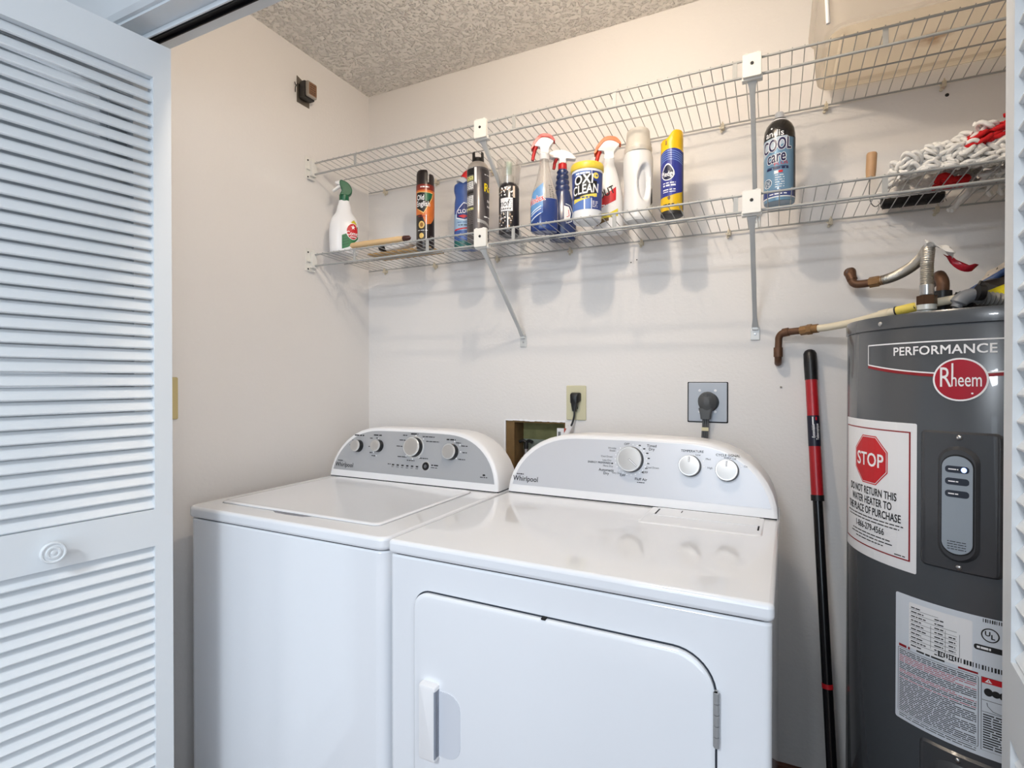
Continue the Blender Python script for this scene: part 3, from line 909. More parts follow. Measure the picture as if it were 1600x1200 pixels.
# rating label
D = Decal()
D.poly(rrect(-0.106, 0.106, 0.579, 0.8285, 0.004, 3), M_PAPER2, 0)
D.poly(rrect(-0.080, 0.020, 0.728, 0.817, 0.003, 3), M_PAPER, 1)
for i in range(10):
    z = 0.811 - i * 0.0082
    D.lines(-0.076, -0.058 + 0.004 * (i % 3), z - 0.003, 0.0022, M_INK, 2, word=0.008, gap=0.0012)
    if i < 9:
        D.rect(-0.078, -0.002 if i > 1 else -0.03, z - 0.0068, z - 0.0062, M_INK, 2)
    if i > 0:
        D.lines(-0.036, -0.022, z - 0.003, 0.0022, M_INK, 2, word=0.008, gap=0.0012)
    if i > 3:
        D.lines(-0.014, -0.004, z - 0.003, 0.0022, M_INK, 2, word=0.008, gap=0.0012)
for x in (-0.042, -0.019, 0.002):
    D.rect(x - 0.0003, x + 0.0003, 0.742, 0.785, M_INK, 2)
D.ell(0.044, 0.7985, 0.0125, 0.0125, M_INK, 1, 30); D.ell(0.044, 0.7985, 0.0105, 0.0105, M_PAPER2, 2, 30)
D.text('U', 0.0405, 0.8005, 0.0115, M_INK, 3, bold=0.03); D.text('L', 0.0475, 0.7960, 0.0115, M_INK, 3, bold=0.03)
D.poly(rrect(0.022, 0.066, 0.7685, 0.7785, 0.004, 4), M_INK, 1); D.lines(0.026, 0.045, 0.7735, 0.004, M_INKW, 2, word=0.008, gap=0.001)
for i in range(12):
    D.rect(0.034 + i * 0.003, 0.034 + i * 0.003 + random.uniform(0.0008, 0.002), 0.820, 0.8265, M_INK, 1)
for i in range(26):
    x = -0.030 + i * 0.0042; D.rect(x, x + random.uniform(0.0012, 0.003), 0.7345, 0.743, M_INK, 1)
D.lines(-0.099, -0.078, 0.7255, 0.005, M_DRED, 1, word=0.03); D.lines(0.000, 0.028, 0.7255, 0.0035, M_DRED, 1, word=0.03)
D.lines(-0.066, -0.020, 0.7270, 0.0032, M_INK, 1, word=0.016, gap=0.002)
D.stroke(rrect(-0.1005, 0.0285, 0.594, 0.7205, 0.002, 2), 0.0008, M_INK, 1, closed=True)
zz = 0.7165; k = 0
while zz > 0.597:
    m_ = mat('ink_rose', (176, 92, 104), 0.6) if k in (3, 4, 5, 6, 11, 12, 15) else M_INK
    D.lines(-0.098, 0.026 - (0.03 if k % 6 == 5 else 0), zz, 0.0016, m_, 1, word=0.013, gap=0.0016); zz -= 0.0036; k += 1
for z in (0.590, 0.586):
    D.lines(-0.098, 0.026, z, 0.0014, M_INK, 1, word=0.016, gap=0.002)
D.rect(0.033, 0.0985, 0.712, 0.7225, M_RED, 1); D.poly([(0.037, 0.7140), (0.047, 0.7140), (0.042, 0.7210)], M_PAPER, 2); D.rect(0.0415, 0.0425, 0.7155, 0.7185, M_RED, 3)
D.stroke(rrect(0.0325, 0.099, 0.592, 0.7225, 0.0, 1), 0.0008, M_INK, 2, closed=True)
D.ell(0.042, 0.697, 0.006, 0.007, M_INK, 1); D.ell(0.052, 0.6965, 0.006, 0.006, M_INK, 1); D.ell(0.060, 0.696, 0.004, 0.006, M_INK, 1); D.rect(0.0335, 0.098, 0.6815, 0.6823, M_INK, 1)
D.stroke([(0.040, 0.678), (0.041, 0.672), (0.048, 0.665), (0.058, 0.663), (0.070, 0.664)], 0.0009, M_INK, 1); D.rect(0.0335, 0.098, 0.6605, 0.6613, M_INK, 1)
for i in range(14):
    D.lines(0.035, 0.096, 0.6560 - i * 0.0045, 0.0022, M_INK, 1, word=0.018, gap=0.002)
D.build('rating_label', WH, hmap(), CUT, eps=0.0006)

# ------------------------------------------------------------------ plumbing above the heater


def ribbed(mb, pts, r, pitch, amp, seg=12, mi=0):
    P = [Vector(p) for p in pts]; L = [0]
    for a, b in zip(P, P[1:]):
        L.append(L[-1] + (b - a).length)
    n = max(4, int(L[-1] / pitch * 4)); out = []; rr = []
    for i in range(n + 1):
        d = L[-1] * i / n; k = 0
        while k < len(L) - 2 and L[k + 1] < d:
            k += 1
        t = (d - L[k]) / max(1e-9, L[k + 1] - L[k])
        out.append(P[k].lerp(P[k + 1], t)); rr.append(r + amp * math.cos(2 * math.pi * d / pitch))
    return mb.tube(out, rr, seg, mi=mi)


M_BRAID = mat('braided_steel', (196, 192, 184), 0.30, 0.9, bump=(900, 0.5, 0.001))
sf = thing('flexible_water_line', 'braided steel water connector arching from a copper elbow to the heater top', 'water pipe', (0, 0, 0))
mb = MB(); mb.tube(smooth_path([(1.727, -0.0005, 1.552), (1.727, -0.020, 1.552), (1.728, -0.042, 1.549), (1.728, -0.050, 1.535), (1.729, -0.053, 1.520), (1.737, -0.058, 1.511), (1.755, -0.064, 1.510), (1.770, -0.070, 1.511)], 5), 0.0105, 14)
mb.tube([(1.724, -0.0455, 1.541), (1.729, -0.0515, 1.524)], 0.0128, 14)
mb.tube([(1.727, -0.0005, 1.552), (1.727, -0.008, 1.552)], 0.0140, 14)
mb.build('copper_elbow', M_COPPER, sf, smooth=50)
mb = MB(); mb.tube([(1.766, -0.069, 1.511), (1.786, -0.079, 1.512)], 0.0142, 6); mb.tube([(1.782, -0.077, 1.512), (1.796, -0.085, 1.513)], 0.0125, 16)
mb.build('coupling_nut', M_BRASS, sf, smooth=30)
A = bez((1.792, -0.083, 1.513), (1.83, -0.105, 1.517), (1.855, -0.20, 1.535), (1.848, -0.275, 1.545), 14)
B = bez((1.848, -0.275, 1.545), (1.846, -0.298, 1.546), (1.842, -0.305, 1.530), (1.842, -0.300, 1.505), 8)[1:]
mb = MB(); ribbed(mb, A + B + [Vector((1.842, -0.300, 1.452))], 0.0122, 0.0042, 0.0009, 14)
mb.build('braided_hose', M_BRAID, sf, smooth=60)
mb = MB(); mb.tube([(1.842, -0.3, 1.462), (1.842, -0.3, 1.440)], 0.0135, 18); mb.build('steel_ferrule', M_STEEL, sf, smooth=40)
mb = MB(); mb.tube([(1.842, -0.3, 1.438), (1.842, -0.3, 1.418)], 0.0190, 6); mb.build('hex_nut', mat('bronze_dark', (86, 62, 44), 0.4, 0.7), sf, smooth=20)
mb = MB(); mb.lathe([(0.011, 1.381), (0.011, 1.405), (0.018, 1.407), (0.018, 1.418)], 20, TR(1.842, -0.3, 0)); mb.build('nipple', mat('nipple_white', (214, 218, 216), 0.4, 0.3), sf, smooth=40)

hp = thing('insulated_hot_pipe', 'copper elbow with black foam sleeve standing behind the braided connector', 'water pipe', (1.885, -0.235, 1.383))
mb = MB(); mb.tube([(0, 0, 0.0), (0, 0, 0.072)], [0.0185, 0.0175], 16); mb.build('foam_sleeve', M_BLACK, hp, smooth=50)
mb = MB(); mb.tube(smooth_path([(0, 0, 0.068), (0, 0, 0.092), (-0.002, 0.010, 0.106), (0.0, 0.030, 0.112), (0.004, 0.08, 0.112), (0.016, 0.2346, 0.112)], 5), 0.0125, 14); mb.build('copper_bend', M_COPPER, hp, smooth=50)

wp = thing('cream_water_pipe', 'cream plastic water pipe rising from a copper elbow low on the wall', 'water pipe', (0, 0, 0))
mb = MB(); mb.tube(smooth_path([(1.548, -0.0005, 1.302), (1.548, -0.020, 1.303), (1.548, -0.036, 1.312), (1.548, -0.040, 1.33), (1.549, -0.042, 1.36), (1.550, -0.044, 1.374), (1.558, -0.048, 1.385), (1.575, -0.055, 1.388), (1.606, -0.066, 1.390)], 5), 0.0098, 14)
mb.tube([(1.548, -0.0405, 1.345), (1.548, -0.041, 1.318)], 0.0122, 14); mb.tube([(1.560, -0.050, 1.3865), (1.575, -0.055, 1.3885)], 0.0122, 14)
mb.build('copper_elbow', M_COPPER, wp, smooth=50)
mb = MB(); mb.tube([(1.604, -0.065, 1.389), (1.622, -0.073, 1.391)], 0.0132, 8); mb.tube([(1.620, -0.072, 1.391), (1.632, -0.078, 1.392)], 0.0145, 6); mb.tube([(1.630, -0.077, 1.392), (1.646, -0.084, 1.393)], 0.0122, 16)
mb.build('brass_coupling', M_BRASS, wp, smooth=30)
PP = smooth_path([(1.642, -0.083, 1.3925), (1.67, -0.10, 1.394), (1.72, -0.14, 1.400), (1.765, -0.215, 1.407), (1.80, -0.255, 1.413), (1.845, -0.265, 1.422), (1.905, -0.27, 1.432)], 6)
mb = MB(); mb.tube(PP, 0.0098, 14); mb.tube([(1.768, -0.219, 1.4075), (1.785, -0.24, 1.410)], 0.0118, 14); mb.build('plastic_pipe', M_CPVC, wp, smooth=50)
TP = [p for p in PP if 1.790 <= p.x <= 1.832]
mb = MB(); mb.tube(TP, 0.0108, 16); tg = mb.build('yellow_tape', mat('yellow_tape', (228, 206, 92), 0.5), wp, smooth=50)
mb = MB(); mb.tube([TP[0], TP[0].lerp(TP[1], 0.4)], 0.0116, 16)
for i in range(6):
    q = TP[1].lerp(TP[-1], i / 5)
    mb.box(-0.0012, 0.0012, -0.0006, 0.0006, -0.003, 0.003, M=TR(*(q + Vector((0.0015, -0.0112, -0.0005)))) @ RY(0.5 * (i % 2) - 0.2))
mb.build('tape_print', M_INK, tg, smooth=0)

gc = thing('grey_flexible_conduit', 'grey corrugated conduit with a smooth grey elbow on the heater top', 'conduit', (0, 0, 0))
mb = MB(); mb.tube(smooth_path([(1.885, -0.335, 1.405), (1.893, -0.335, 1.420), (1.910, -0.332, 1.429), (1.93, -0.328, 1.425)], 5), [0.010] * 3 + [0.0155] * 8 + [0.0145] * 5, 16); mb.build('conduit_elbow', mat('conduit_grey', (122, 126, 132), 0.4), gc, smooth=50)
mb = MB(); ribbed(mb, smooth_path([(1.925, -0.328, 1.424), (1.955, -0.322, 1.420), (1.99, -0.31, 1.410), (2.03, -0.29, 1.3985)], 6), 0.0125, 0.0072, 0.0022, 14); mb.build('corrugated_tube', mat('corrugated_grey', (128, 128, 126), 0.5), gc, smooth=60)
mb = MB(); mb.tube([(1.917, -0.345, 1.4335), (1.928, -0.343, 1.4325)], 0.0165, 16); mb.tube([(1.921, -0.346, 1.448), (1.925, -0.344, 1.456)], 0.004, 8); mb.build('conduit_clamp', M_BLACK, gc, smooth=40)

rt_ = thing('red_hang_tag', 'red and clear plastic tag draped over the braided connector', 'tag', (1.842, -0.29, 1.52))
mb = MB(); G = []
for i in range(11):
    t = i / 10; row = []
    for j in range(5):
        s_ = j / 4 - 0.5
        row.append(Vector((-0.006 + t * 0.050, -0.022 + 0.022 * s_ + 0.004 * math.sin(5 * t), 0.036 - 0.030 * t * t + 0.006 * math.sin(7 * t + j) - 0.014 * abs(s_))))
    G.append(row)
mb.rings(G, (False, False), closed=False); w_ = mb.build('clear_wrap', mat('plastic_wrap', (226, 224, 220), 0.3), rt_, smooth=60)
w_.modifiers.new('solid', 'SOLIDIFY').thickness = 0.0012
mb = MB(); G = []
for i in range(9):
    t = i / 8
    G.append([Vector((0.030 + t * 0.056, -0.024 + 0.006 * math.sin(6 * t), 0.0 - 0.030 * t + 0.006 * math.sin(8 * t))), Vector((0.034 + t * 0.050, -0.012, -0.018 * math.sin(math.pi * t) ** 0.6 - 0.028 * t)), Vector((0.030 + t * 0.056, -0.004, 0.008 - 0.035 * t))])
mb.rings(G, (False, False), closed=False); w_ = mb.build('red_tag', mat('red_plastic', (156, 18, 36), 0.25), rt_, smooth=60)
w_.modifiers.new('solid', 'SOLIDIFY').thickness = 0.001

bg = thing('crumpled_bag', 'crumpled dark plastic bag with yellow, blue and white parts lying on the heater top', 'bag', (1.985, -0.225, 1.385))


def crumple(name, cx, cy, cz, rx, ry, rz, m, seed, n=20):
    rng = random.Random(seed); mb = MB(); rs = []
    ph = [rng.uniform(0, 6.28) for _ in range(8)]
    for i in range(n // 2 + 1):
        a = math.pi * i / (n // 2); row = []
        for j in range(n):
            b_ = 2 * math.pi * j / n
            k = 1 + 0.16 * math.sin(3 * b_ + ph[0] + 2 * a) + 0.12 * math.sin(5 * b_ - 4 * a + ph[1]) + 0.08 * math.sin(9 * b_ + 7 * a + ph[2])
            z = math.cos(a) * rz * (k if math.cos(a) > 0 else 1)
            row.append(Vector((cx + rx * k * math.sin(a) * math.cos(b_), cy + ry * k * math.sin(a) * math.sin(b_), max(cz + z, 0.0003))))
        rs.append(row)
    mb.rings(rs, (False, False)); return mb.build(name, m, bg, smooth=25)


crumple('dark_bag', 0.035, 0.02, 0.025, 0.075, 0.06, 0.075, mat('bag_black', (30, 24, 22), 0.3, coat=0.4), 1)
crumple('blue_white_sheet', 0.045, 0.075, 0.06, 0.07, 0.03, 0.068, mat('bag_white', (212, 200, 186), 0.4), 2)
mb = MB(); mb.rings([[Vector((-0.055 + 0.085 * t, 0.045 - 0.01 * t, 0.052 + 0.058 * t + d)) for d in (0, 0.016)] for t in (0, .25, .5, .75, 1)], (False, False), closed=False)
q = mb.build('blue_band', mat('bag_blue', (62, 88, 136), 0.35), bg, smooth=40); q.modifiers.new('solid', 'SOLIDIFY').thickness = 0.006
mb = MB(); mb.rings([[Vector((-0.052 + 0.066 * t, -0.045 + 0.03 * t, 0.050 + 0.030 * t)), Vector((-0.030 + 0.056 * t, -0.062, 0.038 + 0.016 * t + 0.006 * math.sin(6 * t)))] for t in (0, .25, .5, .75, 1)], (False, False), closed=False)
q = mb.build('yellow_flap', mat('bag_yellow', (232, 220, 40), 0.35), bg, smooth=40); q.modifiers.new('solid', 'SOLIDIFY').thickness = 0.002
crumple('black_knot', -0.058, 0.03, 0.05, 0.022, 0.02, 0.018, M_BLACK, 5, 16)

# ================================================================== WALL DEVICES AND CORDS
# outlet with the washer plug
ot = thing('duplex_outlet', 'almond duplex wall outlet with a black plug in its upper socket', 'wall outlet', (0.9205, 0, 1.172))
MB().prism(rrect(-0.036, 0.036, -0.060, 0.060, 0.004, 3), -0.0055, -0.0003, axis='y').build('cover_plate', M_ALMOND, ot, smooth=30, bevel=0.002)
for z in (0.020, -0.020):
    r = MB().prism([(0.017 * math.cos(2 * math.pi * i / 28), z + max(-0.0135, min(0.0135, 0.0172 * math.sin(2 * math.pi * i / 28)))) for i in range(28)], -0.0068, -0.005, axis='y').build('receptacle', mat('receptacle_ivory', (196, 192, 164), 0.4), ot, smooth=0)
    mb = MB(); mb.box(-0.0075, -0.005, -0.0072, -0.0065, z - 0.001, z + 0.008); mb.box(0.005, 0.0075, -0.0072, -0.0065, z - 0.001, z + 0.008); mb.box(-0.003, 0.003, -0.0072, -0.0065, z - 0.010, z - 0.005)
    mb.build('socket_slots', M_GAP, r, smooth=0)
pc = thing('washer_power_cord', 'black power cord plugged into the almond outlet above the washer', 'power cord', (0.9205, 0, 1.172))
mb = MB(); mb.rings([[Vector((x, y, z)) for x, z in rrect(-a + dx, a + dx, z0, z1, 0.006, 4)] for a, dx, z0, z1, y in ((0.017, 0.002, 0.004, 0.036, -0.0075), (0.017, 0.002, 0.002, 0.036, -0.020), (0.014, 0.001, -0.002, 0.033, -0.030), (0.009, 0.0, -0.004, 0.024, -0.034))])
mb.rings([[Vector((x, y, z)) for x, y in rrect(-a, a, -0.030, -0.012, 0.004, 3)] for a, z in ((0.0125, 0.010), (0.010, -0.010), (0.006, -0.028))])
mb.build('plug', M_BLACK, pc, smooth=40)
mb = MB(); mb.tube(smooth_path([(0, -0.021, -0.022), (-0.001, -0.022, -0.045), (-0.007, -0.025, -0.070), (-0.016, -0.030, -0.092)], 5), 0.0034, 8); mb.build('cord', M_BLACK, pc, smooth=60)
mb = MB(); mb.tube(smooth_path([(-0.012, -0.029, -0.078), (-0.022, -0.032, -0.100), (-0.036, -0.040, -0.128), (-0.046, -0.046, -0.17)], 5), 0.0085, 10, flat=0.5); mb.build('cord_label', mat('tag_white', (226, 224, 226), 0.4), pc, smooth=50)
pk_ = thing('paper_packet', 'small white and red packet tucked into the recessed wall box', 'packet', (0.868, -0.0105, 1.0))
mb = MB(); mb.box(-0.016, 0.010, 0.0, 0.006, 0.0, 0.082); mb.box(0.010, 0.019, -0.0005, 0.0065, 0.0, 0.082, mi=1); mb.box(-0.012, -0.002, -0.0006, 0.0005, 0.055, 0.070, mi=2)
mb.build('packet_body', [M_PAPER, mat('packet_red', (178, 62, 48), 0.5), mat('packet_grey', (128, 128, 130), 0.5)], pk_, smooth=0)

dr = thing('dryer_outlet', 'square grey metal plate with a large round dryer plug', 'wall outlet', (1.351, 0, 1.182))
MB().prism(rrect(-0.057, 0.057, -0.061, 0.061, 0.003, 3), -0.0045, -0.0003, axis='y').build('metal_plate', M_GREYPL, dr, smooth=0, bevel=0.0015)
MB().prism(rrect(-0.060, 0.060, -0.064, 0.063, 0.003, 3), -0.0012, -0.0002, axis='y').build('plate_shadow_gap', M_GAP, dr, smooth=0)
for x, z in ((-0.023, 0.036), (0.023, 0.036), (-0.023, -0.030), (0.023, -0.030)):
    MB().lathe([(0.0042, 0), (0.0042, 0.001), (0.001, 0.0018)], 14, TR(x, -0.0045, z) @ RX(math.pi / 2)).build('plate_screw', M_WPLASTIC, dr, smooth=40)
MB().lathe([(0.030, 0), (0.030, 0.003), (0.026, 0.004)], 30, TR(0.004, -0.0045, 0) @ RX(math.pi / 2)).build('socket_ring', M_BLACK, dr, smooth=40)
dc = thing('dryer_power_cord', 'thick grey dryer cord and angled plug running down behind the dryer', 'power cord', (1.351, 0, 1.182))
mb = MB()
mb.rings([[Vector((0.001 + r * k * math.cos(2 * math.pi * i / 20), y, 0.004 + r * (1.05 if math.sin(2 * math.pi * i / 20) > 0 else 1.3) * math.sin(2 * math.pi * i / 20))) for i in range(20)] for r, k, y in ((0.0275, 1, -0.009), (0.0275, 1, -0.022), (0.022, 0.9, -0.034), (0.010, 0.8, -0.041))])
mb.rings([[Vector((x - 0.003, y, z)) for x, y in rrect(-a, a, -0.034, -0.012, 0.006, 4)] for a, z in ((0.021, -0.018), (0.0165, -0.036), (0.0145, -0.052))])
mb.rings([[Vector((0.001 + dx, y, z)) for dx, y in ((-0.012, -0.036), (0.0, -0.040), (0.012, -0.036))] for z in (0.026, 0.0, -0.012)], (False, False), closed=False)
mb.build('plug', M_CORDG, dc, smooth=30)
mb = MB()
for dx in (-0.0062, 0, 0.0062):
    mb.tube(smooth_path([(-0.003 + dx, -0.022, -0.045), (-0.004 + dx, -0.023, -0.075), (-0.006 + dx, -0.025, -0.11), (-0.008 + dx, -0.028, -0.2)], 5), 0.0036, 8)
mb.build('flat_cord', M_CORDG, dc, smooth=60)
MB().box(-0.0145, 0.0055, -0.0275, -0.0265, -0.088, -0.077).build('cord_marker', mat('marker_cream', (222, 214, 176), 0.5), dc, smooth=0)

# left wall switch plate
sw = thing('switch_plate', 'almond light switch plate on the wall just past the louvered door edge', 'light switch', (0, -0.849, 1.199))
MB().prism(rrect(-0.036, 0.036, -0.060, 0.060, 0.004, 3), 0.0003, 0.0055, axis='x').build('cover_plate', mat('almond_old', (200, 184, 134), 0.45), sw, smooth=30, bevel=0.002)
mb = MB(); mb.box(0.005, 0.0135, -0.005, 0.005, -0.012, 0.012); mb.build('toggle', mat('almond_toggle', (196, 178, 128), 0.45), sw, smooth=0, bevel=0.002)
for z in (0.03, -0.03):
    MB().lathe([(0.003, 0), (0.0028, 0.001), (0.0005, 0.0014)], 10, TR(0.0055, 0, z) @ RY(math.pi / 2)).build('plate_screw', mat('screw_brass', (120, 104, 70), 0.5, 0.6), sw, smooth=40)

# low-voltage transformer high on the left wall
tf = thing('doorbell_transformer', 'small bare metal transformer mounted high on the left wall', 'transformer', (0, -0.352, 2.292))
M_LAM = mat('laminated_steel', (60, 58, 56), 0.45, 0.6, bump=(300, 0.3, 0.001))
MB().prism([(-0.028, -0.046), (0.028, -0.046), (0.028, 0.026), (0.012, 0.034), (-0.028, 0.047)], 0.0003, 0.003, axis='x').build('mounting_plate', mat('galvanised', (118, 110, 100), 0.45, 0.6), tf, smooth=0)
MB().box(0.003, 0.026, -0.020, 0.020, -0.030, 0.024).build('coil', M_BLACK, tf, smooth=0, bevel=0.004)
MB().box(0.010, 0.036, -0.025, 0.022, -0.033, 0.026).build('steel_core', M_LAM, tf, smooth=0, bevel=0.003)
MB().box(0.036, 0.050, -0.023, 0.021, -0.030, 0.024).build('end_bell', mat('end_bell_steel', (170, 164, 156), 0.35, 0.8), tf, smooth=0, bevel=0.005)
D = Decal(); D.poly(rrect(-0.018, 0.017, -0.024, 0.019, 0.004, 3), mat('brown_label', (132, 96, 70), 0.5), 0)
for z in (0.012, 0.004, -0.004, -0.012, -0.018):
    D.lines(-0.013, 0.012, z, 0.0025, M_INK, 1, word=0.008, gap=0.002)
D.build('spec_label', tf, lambda x, y, e: Vector((0.050 + e, x, y)), eps=0.0003)
mb = MB()
mb.tube(smooth_path([(0.010, -0.022, 0.010), (0.014, -0.034, 0.012), (0.008, -0.040, 0.0), (0.003, -0.036, -0.016)], 5), 0.0014, 6); mb.tube([(0.004, -0.034, 0.006), (0.010, -0.045, 0.014)], 0.0014, 6)
mb.build('wires', M_BLACK, tf, smooth=60)

# telescopic pole
a = Vector((1.629, -0.022, 1.338)); bpt = Vector((1.684, -0.222, 0.0))
ax = (bpt - a); Lp = ax.length; zax = -ax.normalized(); xax = Vector((0, 1, 0)).cross(zax).normalized(); yax = zax.cross(xax)
PM = Matrix(((xax.x, yax.x, zax.x, bpt.x), (xax.y, yax.y, zax.y, bpt.y), (xax.z, yax.z, zax.z, bpt.z), (0, 0, 0, 1)))
pole = bpy.data.objects.new('extension_pole', None); COL.objects.link(pole); pole.matrix_world = PM
tag(pole, 'red and black telescopic pole leaning on the wall between dryer and water heater', 'pole')
MB().lathe([(0.0165, Lp - 0.088), (0.0172, Lp - 0.04), (0.0168, Lp - 0.012), (0.013, Lp - 0.004), (0.006, Lp)], 24).build('end_cap', M_BLACK, pole, smooth=40)
MB().lathe([(0.0155, Lp - 0.41), (0.0155, Lp - 0.086)], 24).build('red_grip', mat('pole_red', (172, 24, 34), 0.35, coat=0.3), pole, smooth=40)
MB().lathe([(0.0158, Lp - 0.275), (0.0158, Lp - 0.190)], 24).build('navy_label', mat('label_navy', (22, 24, 44), 0.4), pole, smooth=40)
MB().lathe([(0.0165, Lp - 0.424), (0.0165, Lp - 0.408)], 24).build('collar', M_BLACK, pole, smooth=40)
MB().lathe([(0.0125, 0.004), (0.0125, Lp - 0.42)], 24).build('black_tube', mat('pole_black', (20, 20, 22), 0.22, coat=0.3), pole, smooth=40)
MB().lathe([(0.0133, Lp - 0.905), (0.0133, Lp - 0.893)], 24).build('red_ring', M_RED, pole, smooth=40)
MB().lathe([(0.013, 0.0), (0.0145, 0.004), (0.0145, 0.05), (0.0127, 0.06)], 24).build('foot_tip', M_BLACK, pole, smooth=40)
D = Decal(); D.text('Extendable', 0.002, Lp - 0.252, 0.0105, M_INKW, 0, bold=0.01, rot=math.pi / 2, align='LEFT', xs=0.8); D.text('Telescopique', 0.012, Lp - 0.258, 0.0105, M_INKW, 0, bold=0.01, rot=math.pi / 2, align='LEFT', xs=0.8)
D.lines(0.0, 0.003, Lp - 0.205, 0.022, M_INKW, 0, word=0.01); D.rect(0.008, 0.012, Lp - 0.203, Lp - 0.194, M_RED, 0)
D.build('label_print', pole, lambda x, y, e: Vector(((0.0158 + e) * math.sin(x / 0.0158 - 0.25), -(0.0158 + e) * math.cos(x / 0.0158 - 0.25), y)), cut=0.004, eps=0.0003)

# ================================================================== STORAGE BIN ON THE UPPER SHELF
M_BIN = mat('bin_cream', (240, 232, 218), 0.45)
M_BINB = mat('bin_bottom', (242, 234, 220), 0.5)
nt = M_BINB.node_tree; b = nt.nodes['Principled BSDF']
tc = nt.nodes.new('ShaderNodeTexCoord'); nz = nt.nodes.new('ShaderNodeTexNoise'); nz.inputs['Scale'].default_value = 14; nz.inputs['Detail'].default_value = 4
mp = nt.nodes.new('ShaderNodeMapping'); mp.inputs['Location'].default_value = (-0.275, -0.150, 0); mp.vector_type = 'TEXTURE'
mp.inputs['Location'].default_value = (0.235, 0.165, 0); mp.inputs['Rotation'].default_value = (0, 0, 0.45); mp.inputs['Scale'].default_value = (0.105, 0.052, 1)
gr = nt.nodes.new('ShaderNodeTexGradient'); gr.gradient_type = 'SPHERICAL'
mul = nt.nodes.new('ShaderNodeMath'); mul.operation = 'MULTIPLY_ADD'; mul.inputs[1].default_value = 1.2; mul.inputs[2].default_value = -0.35
add = nt.nodes.new('ShaderNodeMath'); add.operation = 'MULTIPLY'
rm = nt.nodes.new('ShaderNodeValToRGB'); rm.color_ramp.elements[0].position = 0.05; rm.color_ramp.elements[1].position = 0.32
rm.color_ramp.elements[0].color = lin((242, 234, 220)); rm.color_ramp.elements[1].color = lin((168, 134, 98))
nt.links.new(tc.outputs['Object'], mp.inputs['Vector']); nt.links.new(mp.outputs['Vector'], gr.inputs['Vector'])
nt.links.new(tc.outputs['Object'], nz.inputs['Vector']); nt.links.new(nz.outputs['Fac'], mul.inputs[0])
nt.links.new(gr.outputs['Fac'], add.inputs[0]); nt.links.new(mul.outputs[0], add.inputs[1])
nt.links.new(add.outputs[0], rm.inputs[0]); nt.links.new(rm.outputs[0], b.inputs['Base Color'])
for m_, fac in ((M_BIN, 0.8), (M_BINB, 0.88)):
    n_ = m_.node_tree; pb = n_.nodes['Principled BSDF']; om = n_.nodes['Material Output']
    tl = n_.nodes.new('ShaderNodeBsdfTranslucent'); mxs = n_.nodes.new('ShaderNodeMixShader'); mxs.inputs[0].default_value = fac
    src = pb.inputs['Base Color'].links
    if src:
        n_.links.new(src[0].from_socket, tl.inputs[0])
    else:
        tl.inputs[0].default_value = pb.inputs['Base Color'].default_value
    n_.links.new(pb.outputs[0], mxs.inputs[1]); n_.links.new(tl.outputs[0], mxs.inputs[2])
    tp = n_.nodes.new('ShaderNodeBsdfTransparent'); mx2 = n_.nodes.new('ShaderNodeMixShader'); mx2.inputs[0].default_value = 0.38 if m_ is M_BIN else 0.0
    n_.links.new(mxs.outputs[0], mx2.inputs[1]); n_.links.new(tp.outputs[0], mx2.inputs[2]); n_.links.new(mx2.outputs[0], om.inputs[0])
bn = thing('storage_bin', 'cream plastic storage bin with a brown-stained bottom on the upper wire shelf', 'storage bin', (1.640, -0.356, 2.0548))
bw, bd = 0.50, 0.322


def rr3(i, z, r=0.05):
    return [Vector((x, y, z)) for x, y in rrect(i, bw - i, i, bd - i, max(0.008, r - i), 8)]


mb = MB(); mb.rings([rr3(0.012, 0.0), rr3(0.006, 0.001), rr3(0.001, 0.006), rr3(-0.003, 0.03), rr3(-0.008, 0.125), rr3(-0.020, 0.127), rr3(-0.020, 0.136)], (False, False))
mb.build('bin_wall', M_BIN, bn, smooth=35)
mb = MB(); mb.rings([rr3(0.012, 0.0), rr3(0.034, 0.0), rr3(0.040, 0.005), rr3(0.046, 0.0055)], (False, True))
mb.build('bin_bottom', M_BINB, bn, smooth=35)
MB().tube([(0.006, 0.006, 0.012), (0.000, 0.000, 0.125)], 0.0045, 8).build('corner_glint', M_WPLASTIC, bn, smooth=60)  # highlight on the front corner, shaped as a white tube

# ================================================================== THINGS ON THE LOWER SHELF
GRP = 'cleaning products on the lower wire shelf'


def shelf_z(y):
    t = (y + 0.31) / 0.296
    return ZL + 0.0036 + 0.0012 + (ZLB - ZL - 0.0008) * max(0, min(1, t))


def product(name, label, cat, x, y):
    rz = math.atan2(CAMXY[0] - x, y - CAMXY[1])
    return thing(name, label, cat, (x, y, shelf_z(y - 0.03) + 0.0006), rz, GRP)


